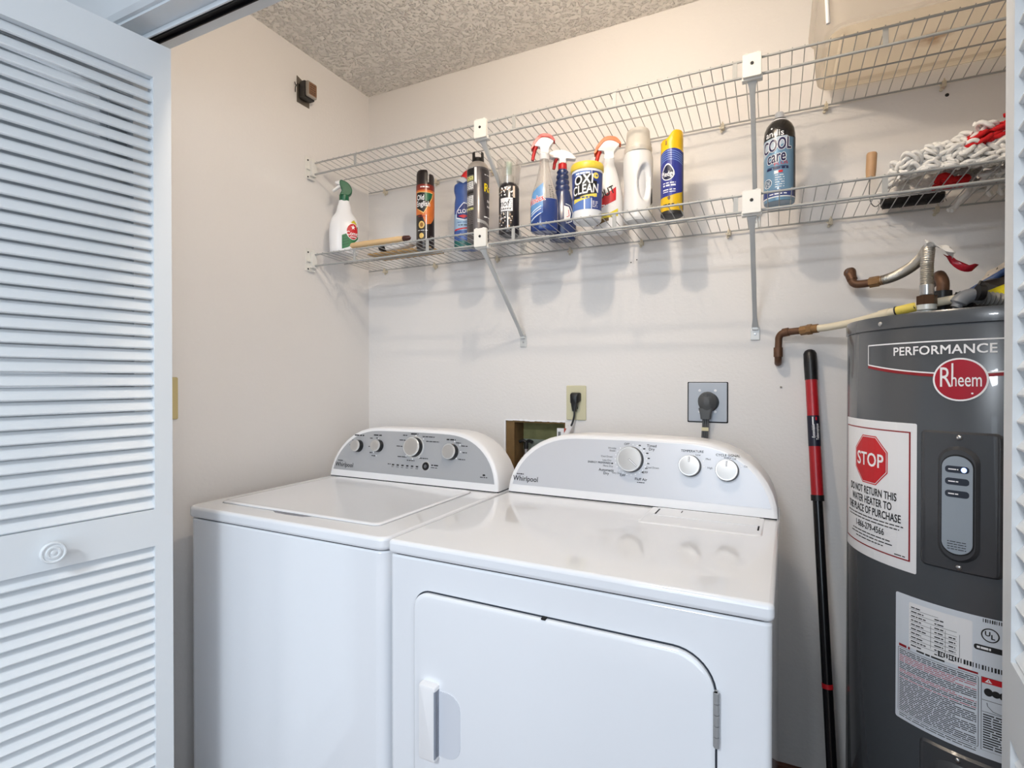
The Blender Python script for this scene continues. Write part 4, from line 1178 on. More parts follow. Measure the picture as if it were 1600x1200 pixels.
def trigger_head(parent, z0, cap_m, body_m, lever_m, k=1.0, x0=0.0):
    """spray head; nozzle to local -x. z0 = top of the neck"""
    P = lambda pts: [(x0 + x * k, z0 + z * k) for x, z in pts]
    MB().lathe([(0.0145 * k, -0.012 * k), (0.0155 * k, -0.010 * k), (0.0155 * k, 0.004 * k), (0.012 * k, 0.006 * k)], 24, TR(x0, 0, z0)).build('collar', body_m, parent, smooth=40)
    MB().prism(round_poly(P([(-0.012, 0.004), (0.012, 0.004), (0.015, 0.024), (0.029, 0.045), (0.012, 0.056), (-0.010, 0.057), (-0.026, 0.040), (-0.030, 0.030), (-0.013, 0.026)])), -0.011 * k, 0.011 * k, axis='y').build('sprayer_body', body_m, parent, smooth=30, bevel=0.003 * k)
    MB().prism(round_poly(P([(-0.041, 0.024), (-0.031, 0.046), (-0.010, 0.066), (0.018, 0.064), (0.033, 0.047), (0.029, 0.044), (0.012, 0.054), (-0.010, 0.0545), (-0.027, 0.037), (-0.037, 0.022)])), -0.0128 * k, 0.0128 * k, axis='y').build('sprayer_cap', cap_m, parent, smooth=30, bevel=0.003 * k)
    lv = [Vector((x0 + x * k, 0, z0 + z * k)) for x, z in ((-0.024, 0.034), (-0.030, 0.020), (-0.034, 0.004), (-0.037, -0.012))]
    MB().tube(lv, [0.0065 * k, 0.006 * k, 0.0055 * k, 0.005 * k], 10, flat=1.4).build('trigger', lever_m, parent, smooth=60)


def cyl_body(parent, name, prof, m, seg=44):
    L = Loft([(z, r, r) for r, z in prof]); o = L.mesh(MB(), seg).build(name, m, parent, smooth=32); return L, o


# --- white and green spray cleaner (far left)
t = product('spray_cleaner_bottle', 'white spray bottle with dark green trigger head at the left end of the lower shelf', 'spray bottle', 0.104, -0.255)
secs = smooth_secs([(0.0, 0.048, 0.030), (0.006, 0.051, 0.033), (0.06, 0.053, 0.034), (0.105, 0.0515, 0.033), (0.130, 0.044, 0.029), (0.150, 0.030, 0.023), (0.172, 0.0245, 0.019), (0.195, 0.0185, 0.0165)], 4)
L = Loft(secs, 2.3); bo = L.mesh(MB(), 44).build('bottle', M_WPLASTIC, t, smooth=50)
G_ = mat('green_spray_green', (18, 92, 60), 0.35)
MB().lathe([(0.0165, 0.192), (0.0175, 0.195), (0.0175, 0.216), (0.014, 0.219)], 24).build('collar', G_, t, smooth=40)
MB().prism(round_poly([(-0.014, 0.214), (0.014, 0.214), (0.026, 0.224), (0.028, 0.240), (0.018, 0.258), (0.002, 0.268), (-0.014, 0.270), (-0.015, 0.250), (-0.008, 0.236)]), -0.0115, 0.0115, axis='y').build('sprayer_body', G_, t, smooth=30, bevel=0.003)
mb = MB(); mb.prism([(-0.015, 0.270), (-0.015, 0.252), (-0.030, 0.256), (-0.032, 0.262)], -0.009, 0.009, axis='y'); mb.build('nozzle', M_WPLASTIC, t, smooth=0, bevel=0.002)
MB().tube([(-0.008, 0, 0.250), (-0.020, 0, 0.246), (-0.030, 0, 0.236), (-0.040, 0, 0.229)], [0.007, 0.0065, 0.006, 0.005], 10, flat=1.4).build('trigger', M_WPLASTIC, t, smooth=60)
D = Decal(); cx = 0.024
D.poly([(-0.006, 0.062), (0.058, 0.100), (0.058, 0.055), (0.012, 0.020), (-0.006, 0.012)], mat('green_spray_label_green', (24, 110, 62), 0.4), 0)
for i in range(4):
    D.stroke([(-0.004, 0.026 + i * 0.010), (0.014, 0.034 + i * 0.010)], 0.002, mat('green_spray_line', (14, 74, 44), 0.4), 1)
D.poly([(0.022, 0.112), (0.040, 0.122), (0.052, 0.104), (0.034, 0.104)], mat('green_spray_yellow', (214, 196, 40), 0.4), 0)
D.ell(0.030, 0.078, 0.0255, 0.0305, M_INKW, 2, 36); D.ell(0.030, 0.078, 0.0235, 0.0285, M_RED, 3, 36)
D.text('Comet', 0.030, 0.070, 0.021, M_INKW, 5, bold=0.015, xs=0.85); D.lines(0.018, 0.042, 0.058, 0.004, M_INKW, 5, word=0.01, gap=0.001)
D.poly([(0.030 + (0.010 if i % 2 == 0 else 0.004) * math.sin(math.pi * i / 5), 0.093 + (0.010 if i % 2 == 0 else 0.004) * math.cos(math.pi * i / 5)) for i in range(10)], M_INKW, 5)
D.build('front_label', t, L.map(0.052), cut=0.006, cuty=0.006, eps=0.0005)

# --- wooden handle and board lying on the shelf
t = thing('wooden_handled_brush', 'brush with a pale wooden handle lying along the front of the lower shelf', 'brush', (0.305, -0.301, ZL + 0.0056), math.radians(0.5), GRP)
mb = MB(); mb.lathe([(0.006, -0.125), (0.0095, -0.120), (0.0105, -0.06), (0.0098, 0.05), (0.0100, 0.088), (0.0088, 0.09), (0.0092, 0.104)], 16, TR(0, 0, 0.0108) @ RY(math.pi / 2)); mb.build('handle', M_WOODL, t, smooth=40)
mb = MB(); mb.lathe([(0.0088, 0.104), (0.0098, 0.108), (0.0078, 0.128), (0.002, 0.134)], 16, TR(0, 0, 0.0108) @ RY(math.pi / 2)); mb.build('handle_tip', mat('tip_maroon', (70, 34, 28), 0.4), t, smooth=40)
t = thing('tan_board', 'thin tan wooden board lying flat on the wires behind the pale brush handle', 'board', (0.315, -0.160, ZL + 0.0030), 0, GRP)
MB().box(-0.145, 0.13, -0.045, 0.055, 0.0, 0.007).build('board', mat('board_tan', (176, 146, 100), 0.6, var=0.2, vscale=30), t, smooth=0, bevel=0.001)
t = thing('squeezed_tube', 'small black and white tube lying behind the pale wooden handle', 'tube', (0.285, -0.19, ZL + 0.0106), math.radians(4), GRP)
mb = MB(); mb.rings([[Vector((x, ry * math.cos(2 * math.pi * i / 16), 0.020 + rz * math.sin(2 * math.pi * i / 16))) for i in range(16)] for x, ry, rz in ((-0.03, 0.0195, 0.0195), (0.02, 0.0200, 0.0185), (0.06, 0.022, 0.013), (0.085, 0.024, 0.003))]); mb.build('tube_body', M_WPLASTIC, t, smooth=40)
mb = MB(); mb.lathe([(0.0150, -0.062), (0.0185, -0.058), (0.0190, -0.028)], 16, TR(0, 0, 0.020) @ RY(math.pi / 2)); mb.build('tube_cap', M_BLACK, t, smooth=40)

# --- furniture polish can, brown/black/orange
t = product('furniture_polish_can', 'dark aerosol can with black slotted cap and orange wood label', 'spray can', 0.414, -0.180)
R = 0.032
L, bo = cyl_body(t, 'can', [(0.030, 0), (R, 0.003), (R, 0.226), (0.0315, 0.230)], mat('polish_black', (26, 18, 16), 0.3, coat=0.3))
mb = MB()
prof = [(-0.031, 0.228), (0.010, 0.228), (0.010, 0.268), (0.004, 0.276), (-0.012, 0.279), (-0.026, 0.274), (-0.031, 0.266)]
cpm = mat('polish_cap', (30, 22, 22), 0.4)


def half_can(x0, x1, R_, z0, z1, rnd):
    """slice of a cylinder between two x limits"""
    pts = []
    n = 14
    a0, a1 = math.acos(max(-1, min(1, x1 / R_))), math.acos(max(-1, min(1, x0 / R_)))
    for i in range(n + 1):
        a_ = a0 + (a1 - a0) * i / n; pts.append((R_ * math.cos(a_), R_ * math.sin(a_)))
    for i in range(n + 1):
        a_ = -a1 + (a1 - a0) * i / n; pts.append((R_ * math.cos(a_), R_ * math.sin(a_)))
    xm = (x0 + x1) / 2
    sh = lambda s_, z: [Vector((xm + (x - xm) * s_, y * s_, z)) for x, y in pts]
    return [sh(1, z0), sh(1, z1 - rnd), sh(0.93, z1 - rnd * 0.4), sh(0.78, z1)]


mb = MB(); mb.rings(half_can(-0.031, 0.009, 0.031, 0.228, 0.279, 0.014)); mb.rings(half_can(0.0125, 0.031, 0.031, 0.228, 0.266, 0.010)); mb.lathe([(0.029, 0.228), (0.029, 0.234)], 24)
mb.build('cap', cpm, t, smooth=40)
D = Decal(); OR = mat('polish_orange', (206, 110, 46), 0.35, var=0.3, vscale=25)
D.rect(-0.05, 0.05, 0.206, 0.226, mat('polish_red', (128, 36, 22), 0.35), 0); D.lines(-0.018, 0.014, 0.2165, 0.0045, M_INKW, 1, word=0.008, gap=0.002)
D.poly([(-0.045, 0.206), (0.048, 0.206), (0.048, 0.150), (0.040, 0.115), (0.020, 0.088), (0.002, 0.084), (-0.012, 0.118), (-0.045, 0.120)], OR, 1)
D.poly([(-0.034, 0.200), (0.030, 0.197), (0.026, 0.178), (-0.006, 0.122), (-0.032, 0.140)], mat('polish_gold', (232, 196, 120), 0.4), 2)
D.poly([(-0.036, 0.198), (0.0275, 0.195), (0.0235, 0.179), (-0.006, 0.1265), (-0.034, 0.143)], M_BLACK, 3)
D.poly([(-0.002, 0.1965), (0.0275, 0.195), (0.0235, 0.179), (0.006, 0.166), (-0.002, 0.168)], mat('polish_green', (20, 96, 66), 0.4), 4)
D.text('Old', -0.018, 0.178, 0.026, M_INKW, 6, bold=0.012, xs=0.72); D.text('English', -0.009, 0.156, 0.026, M_INKW, 6, bold=0.012, xs=0.72)
D.lines(-0.026, 0.006, 0.113, 0.003, M_DRED, 3, word=0.01, gap=0.002); D.ell(-0.014, 0.083, 0.0125, 0.0145, M_GAP, 2, 26); D.ell(-0.014, 0.083, 0.0112, 0.013, mat('polish_yellow', (222, 190, 110), 0.4), 3, 26); D.ell(-0.013, 0.083, 0.006, 0.008, mat('polish_brown', (150, 104, 50), 0.4), 4, 18)
D.ell(-0.014, 0.045, 0.0085, 0.0095, mat('polish_yellow', (222, 190, 110), 0.4), 3, 22); D.rect(0.0015, 0.0042, 0.030, 0.118, M_INKW, 3); D.lines(-0.028, 0.010, 0.0635, 0.0018, M_INKW, 3, word=0.012); D.lines(0.018, 0.030, 0.042, 0.006, mat('ink_dim', (120, 110, 104), 0.5), 3, word=0.005, gap=0.002)
D.build('front_label', t, L.map(R), cut=0.006, eps=0.0003)

# --- toilet bowl cleaner, blue with slanted red cap
t = product('bowl_cleaner_bottle', 'blue squeeze bottle with slanted red cap, partly behind the grey spray can', 'cleaner bottle', 0.554, -0.128)
secs = smooth_secs([(0.0, 0.042, 0.028), (0.006, 0.044, 0.030), (0.09, 0.044, 0.030), (0.165, 0.042, 0.029), (0.185, 0.0395, 0.028), (0.205, 0.044, 0.029), (0.226, 0.042, 0.027), (0.236, 0.028, 0.020)], 4)
L = Loft(secs, 2.2); BL = mat('cleaner_blue', (52, 84, 152), 0.3, coat=0.2)
L.mesh(MB(), 40).build('bottle', BL, t, smooth=50)
TL = TR(-0.014, 0, 0.228) @ RY(math.radians(32))
MB().lathe([(0.026, 0), (0.021, 0.012), (0.018, 0.026)], 24, TL).build('neck', mat('neck_pale', (188, 196, 206), 0.3), t, smooth=40)
MB().lathe([(0.0215, 0.022), (0.0215, 0.040), (0.017, 0.052), (0.0135, 0.056), (0.0120, 0.080), (0.009, 0.092), (0.004, 0.094)], 24, TL).build('cap', mat('cap_red', (196, 26, 32), 0.35), t, smooth=35)
D = Decal(); D.rect(-0.05, 0.05, 0.062, 0.120, mat('cleaner_pale', (150, 178, 206), 0.35), 0); D.rect(-0.05, 0.05, 0.0, 0.026, mat('cleaner_teal', (26, 96, 92), 0.35), 0)
D.poly([(-0.036, 0.128), (-0.008, 0.160), (0.036, 0.142), (0.036, 0.118), (-0.004, 0.096), (-0.036, 0.104)], M_INKW, 1)
D.poly([(-0.034, 0.127), (-0.008, 0.156), (0.034, 0.140), (0.034, 0.120), (-0.004, 0.099), (-0.034, 0.107)], mat('cleaner_navy', (30, 44, 110), 0.35), 2)
D.poly([(-0.028, 0.112), (-0.008, 0.104), (0.006, 0.112), (-0.010, 0.116)], M_RED, 3)
D.text('CLOROX', 0.0, 0.128, 0.019, M_INKW, 4, bold=0.02, xs=0.75, rot=0.06)
D.lines(-0.030, 0.020, 0.090, 0.0022, BL, 1, word=0.012); D.lines(-0.026, 0.016, 0.080, 0.003, M_INK, 1, word=0.012); D.poly([(-0.044, 0.066), (0.03, 0.076), (0.03, 0.071), (-0.044, 0.061)], M_RED, 1)
D.build('front_label', t, L.map(0.040), cut=0.006, cuty=0.008, eps=0.0006)

# --- grey insecticide can
t = product('insecticide_can', 'tall dark grey spray can with a notched black cap behind the shelf clip', 'spray can', 0.640, -0.197)
R = 0.037
L, bo = cyl_body(t, 'can', [(0.034, 0), (R, 0.004), (R, 0.240), (0.0355, 0.244)], mat('can_grey', (92, 88, 90), 0.3, 0.2, coat=0.3))
MB().lathe([(R, 0.240), (0.0345, 0.250), (0.028, 0.260), (0.022, 0.264)], 36).build('shoulder', mat('can_shoulder', (206, 196, 186), 0.35, 0.3), t, smooth=40)
mb = MB(); mb.lathe([(0.0205, 0.260), (0.0198, 0.278)], 28); mb.rings(half_can(-0.0195, -0.010, 0.0195, 0.276, 0.298, 0.004)); mb.rings(half_can(0.010, 0.0195, 0.0195, 0.276, 0.298, 0.004)); mb.build('notched_cap', M_BLACK, t, smooth=40)
D = Decal()
D.rect(-0.055, -0.014, 0.0, 0.240, mat('can_silver', (176, 174, 172), 0.35, 0.3), 0)
for z0, z1, m_ in ((0.214, 0.236, M_BLACK), (0.196, 0.210, mat('can_yellowgreen', (206, 204, 130), 0.4)), (0.166, 0.192, mat('can_lightgrey', (214, 214, 214), 0.4)), (0.152, 0.160, M_BLACK), (0.112, 0.146, mat('can_lightgrey', (214, 214, 214), 0.4)), (0.098, 0.106, mat('can_yellowgreen', (206, 204, 130), 0.4))):
    D.rect(-0.050, -0.016, z0, z1, m_, 1)
for i in range(26):
    z = 0.205 - i * 0.0062; D.lines(-0.045, -0.018, z, 0.0018, M_INK, 2, word=0.010)
for i in range(7):
    D.rect(-0.032 + i * 0.0022, -0.0310 + i * 0.0022, 0.020, 0.050, M_INK, 2)
D.rect(-0.0125, -0.0045, 0.0, 0.238, M_INKW, 2); D.rect(-0.016, -0.0125, 0.0, 0.238, M_BLACK, 1)
D.poly([(-0.002, 0.0), (0.06, 0.0), (0.06, 0.046), (0.024, 0.062), (-0.002, 0.068)], mat('can_bottom_silver', (172, 172, 172), 0.35, 0.3), 1); D.poly([(0.006, 0.234), (0.060, 0.234), (0.060, 0.080), (0.030, 0.070), (0.016, 0.150)], mat('can_dark', (58, 54, 58), 0.35), 1)
D.text('Raid', 0.050, 0.172, 0.038, mat('insect_can_yellow', (240, 216, 20), 0.4), 4, bold=0.02, xs=0.9); D.lines(0.022, 0.05, 0.216, 0.003, M_INKW, 3, word=0.008); D.lines(0.020, 0.05, 0.076, 0.004, M_INKW, 3, word=0.012); D.lines(0.034, 0.055, 0.130, 0.008, M_INKW, 3, word=0.006); D.lines(0.034, 0.055, 0.112, 0.006, M_INKW, 3, word=0.008)
D.build('wrap_label', t, L.map(R), cut=0.006, eps=0.0003)

# --- black patterned spray bottle under a clear cap
t = product('patterned_spray_bottle', 'black and white patterned pump spray bottle with a clear cap', 'spray bottle', 0.765, -0.215)
R = 0.033
L, bo = cyl_body(t, 'bottle', [(0.029, 0), (R, 0.005), (R, 0.150), (0.031, 0.158), (0.024, 0.166)], mat('bottle_black', (28, 26, 32), 0.3, coat=0.3))
MB().lathe([(0.0175, 0.164), (0.0175, 0.190), (0.014, 0.194)], 24).build('collar', mat('collar_grey', (182, 180, 176), 0.35), t, smooth=40)
MB().lathe([(0.0095, 0.192), (0.0095, 0.214), (0.0105, 0.216), (0.0105, 0.234), (0.009, 0.237)], 20).build('pump', mat('pump_green', (170, 184, 172), 0.35), t, smooth=40)
clear = mat('clear_plastic', (240, 238, 232), 0.08, trans=1.0, alpha=0.35)
mb = MB(); mb.lathe([(0.032, 0.160), (0.036, 0.200), (0.041, 0.238), (0.039, 0.238), (0.034, 0.200), (0.030, 0.160)], 32, cap=(False, False)); mb.build('clear_cap', clear, t, smooth=50)
D = Decal(); rg = random.Random(3); BR = mat('pattern_brown', (150, 122, 98), 0.45); CRM = mat('pattern_cream', (222, 206, 188), 0.45)
D.rect(-0.030, 0.012, 0.072, 0.114, M_PAPER, 1); D.text('mof', -0.020, 0.096, 0.030, M_INK, 2, xs=0.8, shear=0.2); D.lines(-0.026, 0.006, 0.079, 0.005, M_INK, 2, word=0.006)
for i in range(5):
    D.lines(-0.004, 0.010, 0.108 - i * 0.006, 0.0016, mat('ring_grey', (120, 122, 128), 0.5), 2, word=0.008)
for i in range(70):
    x, z = rg.uniform(-0.044, 0.012), rg.choice((rg.uniform(0.118, 0.148), rg.uniform(0.022, 0.068)))
    D.ell(x, z, rg.uniform(0.001, 0.0035), rg.uniform(0.001, 0.004), rg.choice((BR, CRM, M_INKW)), 1, 8)
D.rect(0.012, 0.020, 0.115, 0.152, CRM, 2); D.rect(-0.006, -0.0025, 0.018, 0.070, M_INKW, 3); D.stroke(rrect(-0.028, -0.010, 0.050, 0.068, 0.0, 1), 0.001, M_INKW, 2, closed=True)
D.build('wrap_label', t, L.map(R), cut=0.006, eps=0.0003)
t = thing('plastic_wrapper', 'crinkled clear wrapper lying beside the patterned spray bottle', 'wrapper', (0.795, -0.130, shelf_z(-0.13)), 0.3, GRP)
mb = MB(); G = []
for i in range(9):
    G.append([Vector((-0.05 + 0.0125 * i, -0.035 + 0.010 * j, 0.004 + 0.010 * abs(math.sin(i * 1.7 + j * 2.1)))) for j in range(8)])
mb.rings(G, (False, False), closed=False); q = mb.build('wrapper_sheet', mat('wrapper_plastic', (206, 206, 208), 0.15, alpha=0.75), t, smooth=20); q.modifiers.new('solid', 'SOLIDIFY').thickness = 0.0006

# --- glass cleaner
t = product('glass_cleaner_bottle', 'clear and blue glass cleaner spray bottle with red-topped white trigger', 'spray bottle', 0.884, -0.205)
secs = smooth_secs([(0.0, 0.040, 0.026), (0.006, 0.043, 0.029), (0.06, 0.0435, 0.030), (0.100, 0.042, 0.029), (0.135, 0.034, 0.026), (0.165, 0.0245, 0.021), (0.20, 0.0175, 0.0165), (0.236, 0.0130, 0.0130)], 4)
zc = 0.100
L = Loft(secs, 2.2)
low = [q for q in L.secs if q[0] <= zc] + [L.sec(zc)]; hi = [L.sec(zc)] + [q for q in L.secs if q[0] > zc]
Loft(low, 2.2).mesh(MB(), 40).build('blue_liquid_bottle', mat('glass_blue', (34, 58, 122), 0.12, coat=0.5), t, smooth=50)
Loft(hi, 2.2).mesh(MB(), 40).build('clear_shoulder', mat('clear_shoulder', (226, 218, 210), 0.12, trans=0.5, alpha=0.55), t, smooth=50)
MB().tube([(0.002, 0, 0.10), (0.0, 0, 0.24)], 0.0028, 8).build('dip_tube', M_WPLASTIC, t, smooth=60)
trigger_head(t, 0.240, mat('cap_red', (196, 26, 32), 0.35), M_WPLASTIC, mat('cap_red', (196, 26, 32), 0.35))
D = Decal()
D.poly([(-0.052, 0.024), (-0.003, 0.056), (-0.003, 0.150), (-0.022, 0.138), (-0.052, 0.122)], mat('glass_label_blue', (96, 146, 198), 0.35), 0)
D.poly([(-0.052, 0.028), (-0.003, 0.058), (-0.003, 0.074), (-0.052, 0.044)], mat('glass_label_deep', (40, 84, 160), 0.35), 1)
D.text('Windex', -0.029, 0.094, 0.030, M_INKW, 2, bold=0.05, xs=0.60, rot=0.30); D.text('Windex', -0.029, 0.094, 0.030, M_RED, 4, bold=0.012, xs=0.60, rot=0.30)
for z in (0.066, 0.058, 0.044):
    D.stroke([(-0.046, z - 0.012), (-0.008, z + 0.010)], 0.0022, M_INKW, 3)
for i in range(7):
    D.lines(0.016, 0.034, 0.140 - i * 0.006, 0.002, M_INK, 1, word=0.008)
D.build('front_label', t, L.map(0.042), cut=0.006, cuty=0.008, eps=0.0007)

# --- navy spray bottle behind it
t = product('navy_spray_bottle', 'navy bottle with ribbed neck, red collar and white sprayer behind the glass cleaner', 'spray bottle', 0.905, -0.098)
NV = mat('navy_plastic', (36, 52, 98), 0.25, coat=0.3)
sc_ = [(0.0, 0.040, 0.028), (0.006, 0.044, 0.031), (0.06, 0.046, 0.032), (0.10, 0.043, 0.030), (0.135, 0.033, 0.025), (0.155, 0.026, 0.022)]
z = 0.155
for i in range(4):
    sc_ += [(z + 0.006, 0.0255 - 0.0018 * i, 0.022 - 0.0015 * i), (z + 0.010, 0.0222 - 0.0018 * i, 0.0195 - 0.0015 * i), (z + 0.018, 0.0250 - 0.0018 * i, 0.0215 - 0.0015 * i)]; z += 0.018
sc_ += [(z + 0.008, 0.014, 0.014)]
L = Loft(sc_, 2.1); L.mesh(MB(), 40).build('bottle', NV, t, smooth=35)
MB().lathe([(0.014, 0.232), (0.0145, 0.233), (0.0145, 0.252), (0.013, 0.255)], 24).build('red_collar', mat('cap_red', (196, 26, 32), 0.35), t, smooth=40)
MB().prism(round_poly([(-0.040, 0.274), (-0.042, 0.290), (-0.012, 0.298), (0.020, 0.292), (0.042, 0.272), (0.038, 0.265), (0.012, 0.268), (0.011, 0.254), (-0.011, 0.254), (-0.012, 0.270)]), -0.012, 0.012, axis='y').build('sprayer_body', M_WPLASTIC, t, smooth=30, bevel=0.004)
MB().tube([(-0.020, 0, 0.272), (-0.026, 0, 0.258), (-0.029, 0, 0.238)], [0.006, 0.0055, 0.005], 10).build('trigger', mat('cap_red', (196, 26, 32), 0.35), t, smooth=60)
D = Decal(); D.stroke([(0.010, 0.050), (0.028, 0.056), (0.034, 0.082), (0.026, 0.108), (0.010, 0.114)], 0.003, M_PAPER2, 0); D.poly([(0.004, 0.056), (0.022, 0.060), (0.027, 0.084), (0.020, 0.104), (0.004, 0.108)], M_PAPER, 0); D.stroke([(0.012, 0.070), (0.020, 0.074), (0.018, 0.094)], 0.002, M_RED, 1)
D.build('front_label', t, L.map(0.042), cut=0.006, cuty=0.008, eps=0.0006)

# --- stain remover tub
t = product('stain_remover_tub', 'blue and white powder tub with a yellow lid', 'tub', 1.036, -0.240)
L, bo = cyl_body(t, 'tub', [(0.038, 0), (0.0415, 0.004), (0.046, 0.148), (0.046, 0.152)], mat('tub_white', (226, 230, 236), 0.3))
MB().lathe([(0.0470, 0.147), (0.0490, 0.150), (0.0490, 0.164), (0.0470, 0.168), (0.042, 0.1695)], 44).build('lid', mat('lid_yellow', (226, 200, 70), 0.35), t, smooth=40)
D = Decal(); DB = mat('tub_print_blue', (40, 62, 134), 0.35); LB = mat('tub_print_light', (92, 124, 190), 0.35)
D.rect(-0.060, 0.060, 0.030, 0.140, DB, 0); D.rect(-0.060, 0.012, 0.030, 0.062, LB, 1); D.rect(0.012, 0.014, 0.030, 0.140, M_INKW, 2); D.rect(-0.010, -0.006, 0.030, 0.062, M_INKW, 2)
D.rect(-0.040, 0.010, 0.128, 0.139, LB, 1); D.lines(-0.034, 0.008, 0.1335, 0.005, M_INKW, 2, word=0.016, gap=0.002)
D.poly([(-0.046, 0.060), (-0.040, 0.118), (-0.026, 0.128), (0.012, 0.132), (0.014, 0.112), (0.030, 0.110), (0.026, 0.076)], M_BLACK, 3)
D.text('OXI', -0.012, 0.114, 0.038, M_INKW, 5, bold=0.022, xs=0.85, shear=0.15, rot=0.06); D.text('CLEAN', -0.007, 0.086, 0.036, M_INKW, 5, bold=0.022, xs=0.72, shear=0.15, rot=0.08)
D.poly([(-0.046, 0.050), (0.018, 0.063), (0.030, 0.066), (0.030, 0.076), (-0.044, 0.062)], mat('tub_print_yellow', (232, 214, 96), 0.35), 4); D.lines(-0.036, 0.024, 0.0635, 0.004, DB, 6, word=0.012)
D.ell(0.026, 0.126, 0.009, 0.009, mat('tub_print_yellow', (232, 214, 96), 0.35), 3, 20); D.lines(0.021, 0.031, 0.126, 0.005, DB, 4, word=0.004)
for i in range(5):
    D.lines(0.016, 0.034, 0.052 - i * 0.004, 0.0015, M_INKW, 3, word=0.008)
D.build('wrap_label', t, L.map(0.044), cut=0.006, eps=0.0003)

# --- white stain spray with orange trigger
t = product('stain_spray_bottle', 'white spray bottle with orange-topped trigger and red slanted label', 'spray bottle', 1.066, -0.112)
secs = smooth_secs([(0.0, 0.042, 0.026), (0.006, 0.045, 0.029), (0.06, 0.046, 0.030), (0.110, 0.043, 0.029), (0.150, 0.036, 0.026), (0.190, 0.026, 0.021), (0.225, 0.0165, 0.0160)], 4)
L = Loft(secs, 2.2); L.mesh(MB(), 40).build('bottle', M_WPLASTIC, t, smooth=50)
trigger_head(t, 0.228, mat('cap_orange', (226, 106, 34), 0.35), M_WPLASTIC, mat('lever_red', (200, 44, 24), 0.35), 1.12)
D = Decal(); D.poly([(-0.036, 0.066), (0.020, 0.098), (0.024, 0.140), (0.006, 0.128), (-0.036, 0.094)], M_RED, 1); D.text('SHOUT', -0.022, 0.114, 0.034, M_INK, 3, bold=0.02, xs=0.7, rot=0.45, shear=0.2); D.lines(-0.020, 0.012, 0.082, 0.004, M_INKW, 2, word=0.01)
D.poly([(-0.036, 0.036), (0.026, 0.048), (0.026, 0.072), (0.002, 0.058), (-0.036, 0.056)], mat('spray_yellow', (224, 206, 60), 0.4), 1); D.poly([(-0.04, 0.02), (0.0, 0.034), (0.0, 0.044), (-0.04, 0.036)], mat('spray_brown', (110, 86, 50), 0.4), 2)
D.build('front_label', t, L.map(0.043), cut=0.006, cuty=0.008, eps=0.0006)

# --- pale detergent bottle with grip hollow
t = product('detergent_bottle', 'plain pale white detergent bottle with a hollow grip and large cap', 'detergent bottle', 1.176, -0.190)


def dent(th, z):
    """oval grip hollow on the right front"""
    x = (math.degrees(th + math.pi) % 360 - 180 - 28) / 30.0; y = (z - 0.105) / 0.052
    r = x * x + y * y
    return 0.0 if r > 1.3 else 0.34 * max(0.0, min(1.0, (1.15 - r) / 0.45))


secs = smooth_secs([(0.0, 0.038, 0.034), (0.006, 0.041, 0.037), (0.05, 0.042, 0.038), (0.10, 0.0405, 0.037), (0.150, 0.0425, 0.038), (0.185, 0.042, 0.037), (0.200, 0.038, 0.035), (0.205, 0.036, 0.034)], 4)
L = Loft(secs, 2.1, dent); L.mesh(MB(), 96, dz=0.004).build('bottle', mat('detergent_white', (222, 222, 222), 0.25), t, smooth=60)
MB().lathe([(0.0385, 0.200), (0.0395, 0.203), (0.0395, 0.212), (0.0375, 0.214), (0.0375, 0.222), (0.0355, 0.226), (0.0325, 0.262), (0.030, 0.267), (0.020, 0.268)], 40).build('cap', mat('detergent_cap', (206, 201, 192), 0.35), t, smooth=35)
D = Decal(); D.poly([(0.0395, 0.040), (0.050, 0.050), (0.050, 0.092), (0.0455, 0.088), (0.0405, 0.060)], M_INK, 0); D.build('side_label', t, L.map(0.041), cut=0.005, eps=0.0005)

# --- yellow and blue polish can
t = product('dusting_polish_can', 'yellow and blue aerosol polish can with a curved yellow cap', 'spray can', 1.274, -0.198)
R = 0.031
L, bo = cyl_body(t, 'can', [(0.0295, 0.010), (R, 0.013), (R, 0.186)], mat('dust_polish_yellow', (236, 192, 20), 0.3, coat=0.3))
MB().lathe([(0.0275, 0), (0.0308, 0.002), (0.0312, 0.008), (0.0300, 0.012)], 40).build('base_rim', mat('rim_dark', (60, 58, 58), 0.4, 0.5), t, smooth=40)
mb = MB(); rs = []
for k, z0 in enumerate((0.184, 0.194, 0.204)):
    rs.append([Vector((R * 0.985 * math.cos(2 * math.pi * i / 44), R * 0.985 * math.sin(2 * math.pi * i / 44), z0)) for i in range(44)])
topz = lambda c: 0.2245 - 0.012 * math.tanh(-3.5 * (c + 0.15)) if c > -0.5 else 0.2235 - 0.010
for s_, dz in ((0.985, -0.004), (0.93, 0.0), (0.75, 0.002)):
    rs.append([Vector((R * s_ * math.cos(2 * math.pi * i / 44), R * s_ * math.sin(2 * math.pi * i / 44), topz(math.cos(2 * math.pi * i / 44)) + dz)) for i in range(44)])
mb.rings(rs); mb.build('cap', mat('dust_polish_cap', (238, 190, 16), 0.35), t, smooth=45)
MB().box(-0.018, -0.014, -0.0285, -0.022, 0.196, 0.208).build('nozzle_slot', mat('dust_polish_slot', (150, 110, 10), 0.5), t, smooth=0)
D = Decal(); PB = mat('dust_polish_blue', (44, 54, 140), 0.3)
D.poly([(-0.05, 0.160)] + [(-0.05 + 0.1 * i / 16, 0.168 + 0.016 * math.sin(math.pi * i / 16)) for i in range(17)] + [(0.05, 0.080), (0.030, 0.062), (-0.004, 0.052), (-0.05, 0.048)], PB, 0)
for i in range(5):
    D.stroke([(-0.046 + 0.09 * k / 16, 0.158 - i * 0.006 + 0.020 * math.sin(math.pi * (k / 16) ** 0.8)) for k in range(17)], 0.0022, mat('dust_polish_stripe', (110, 140, 200), 0.35), 1)
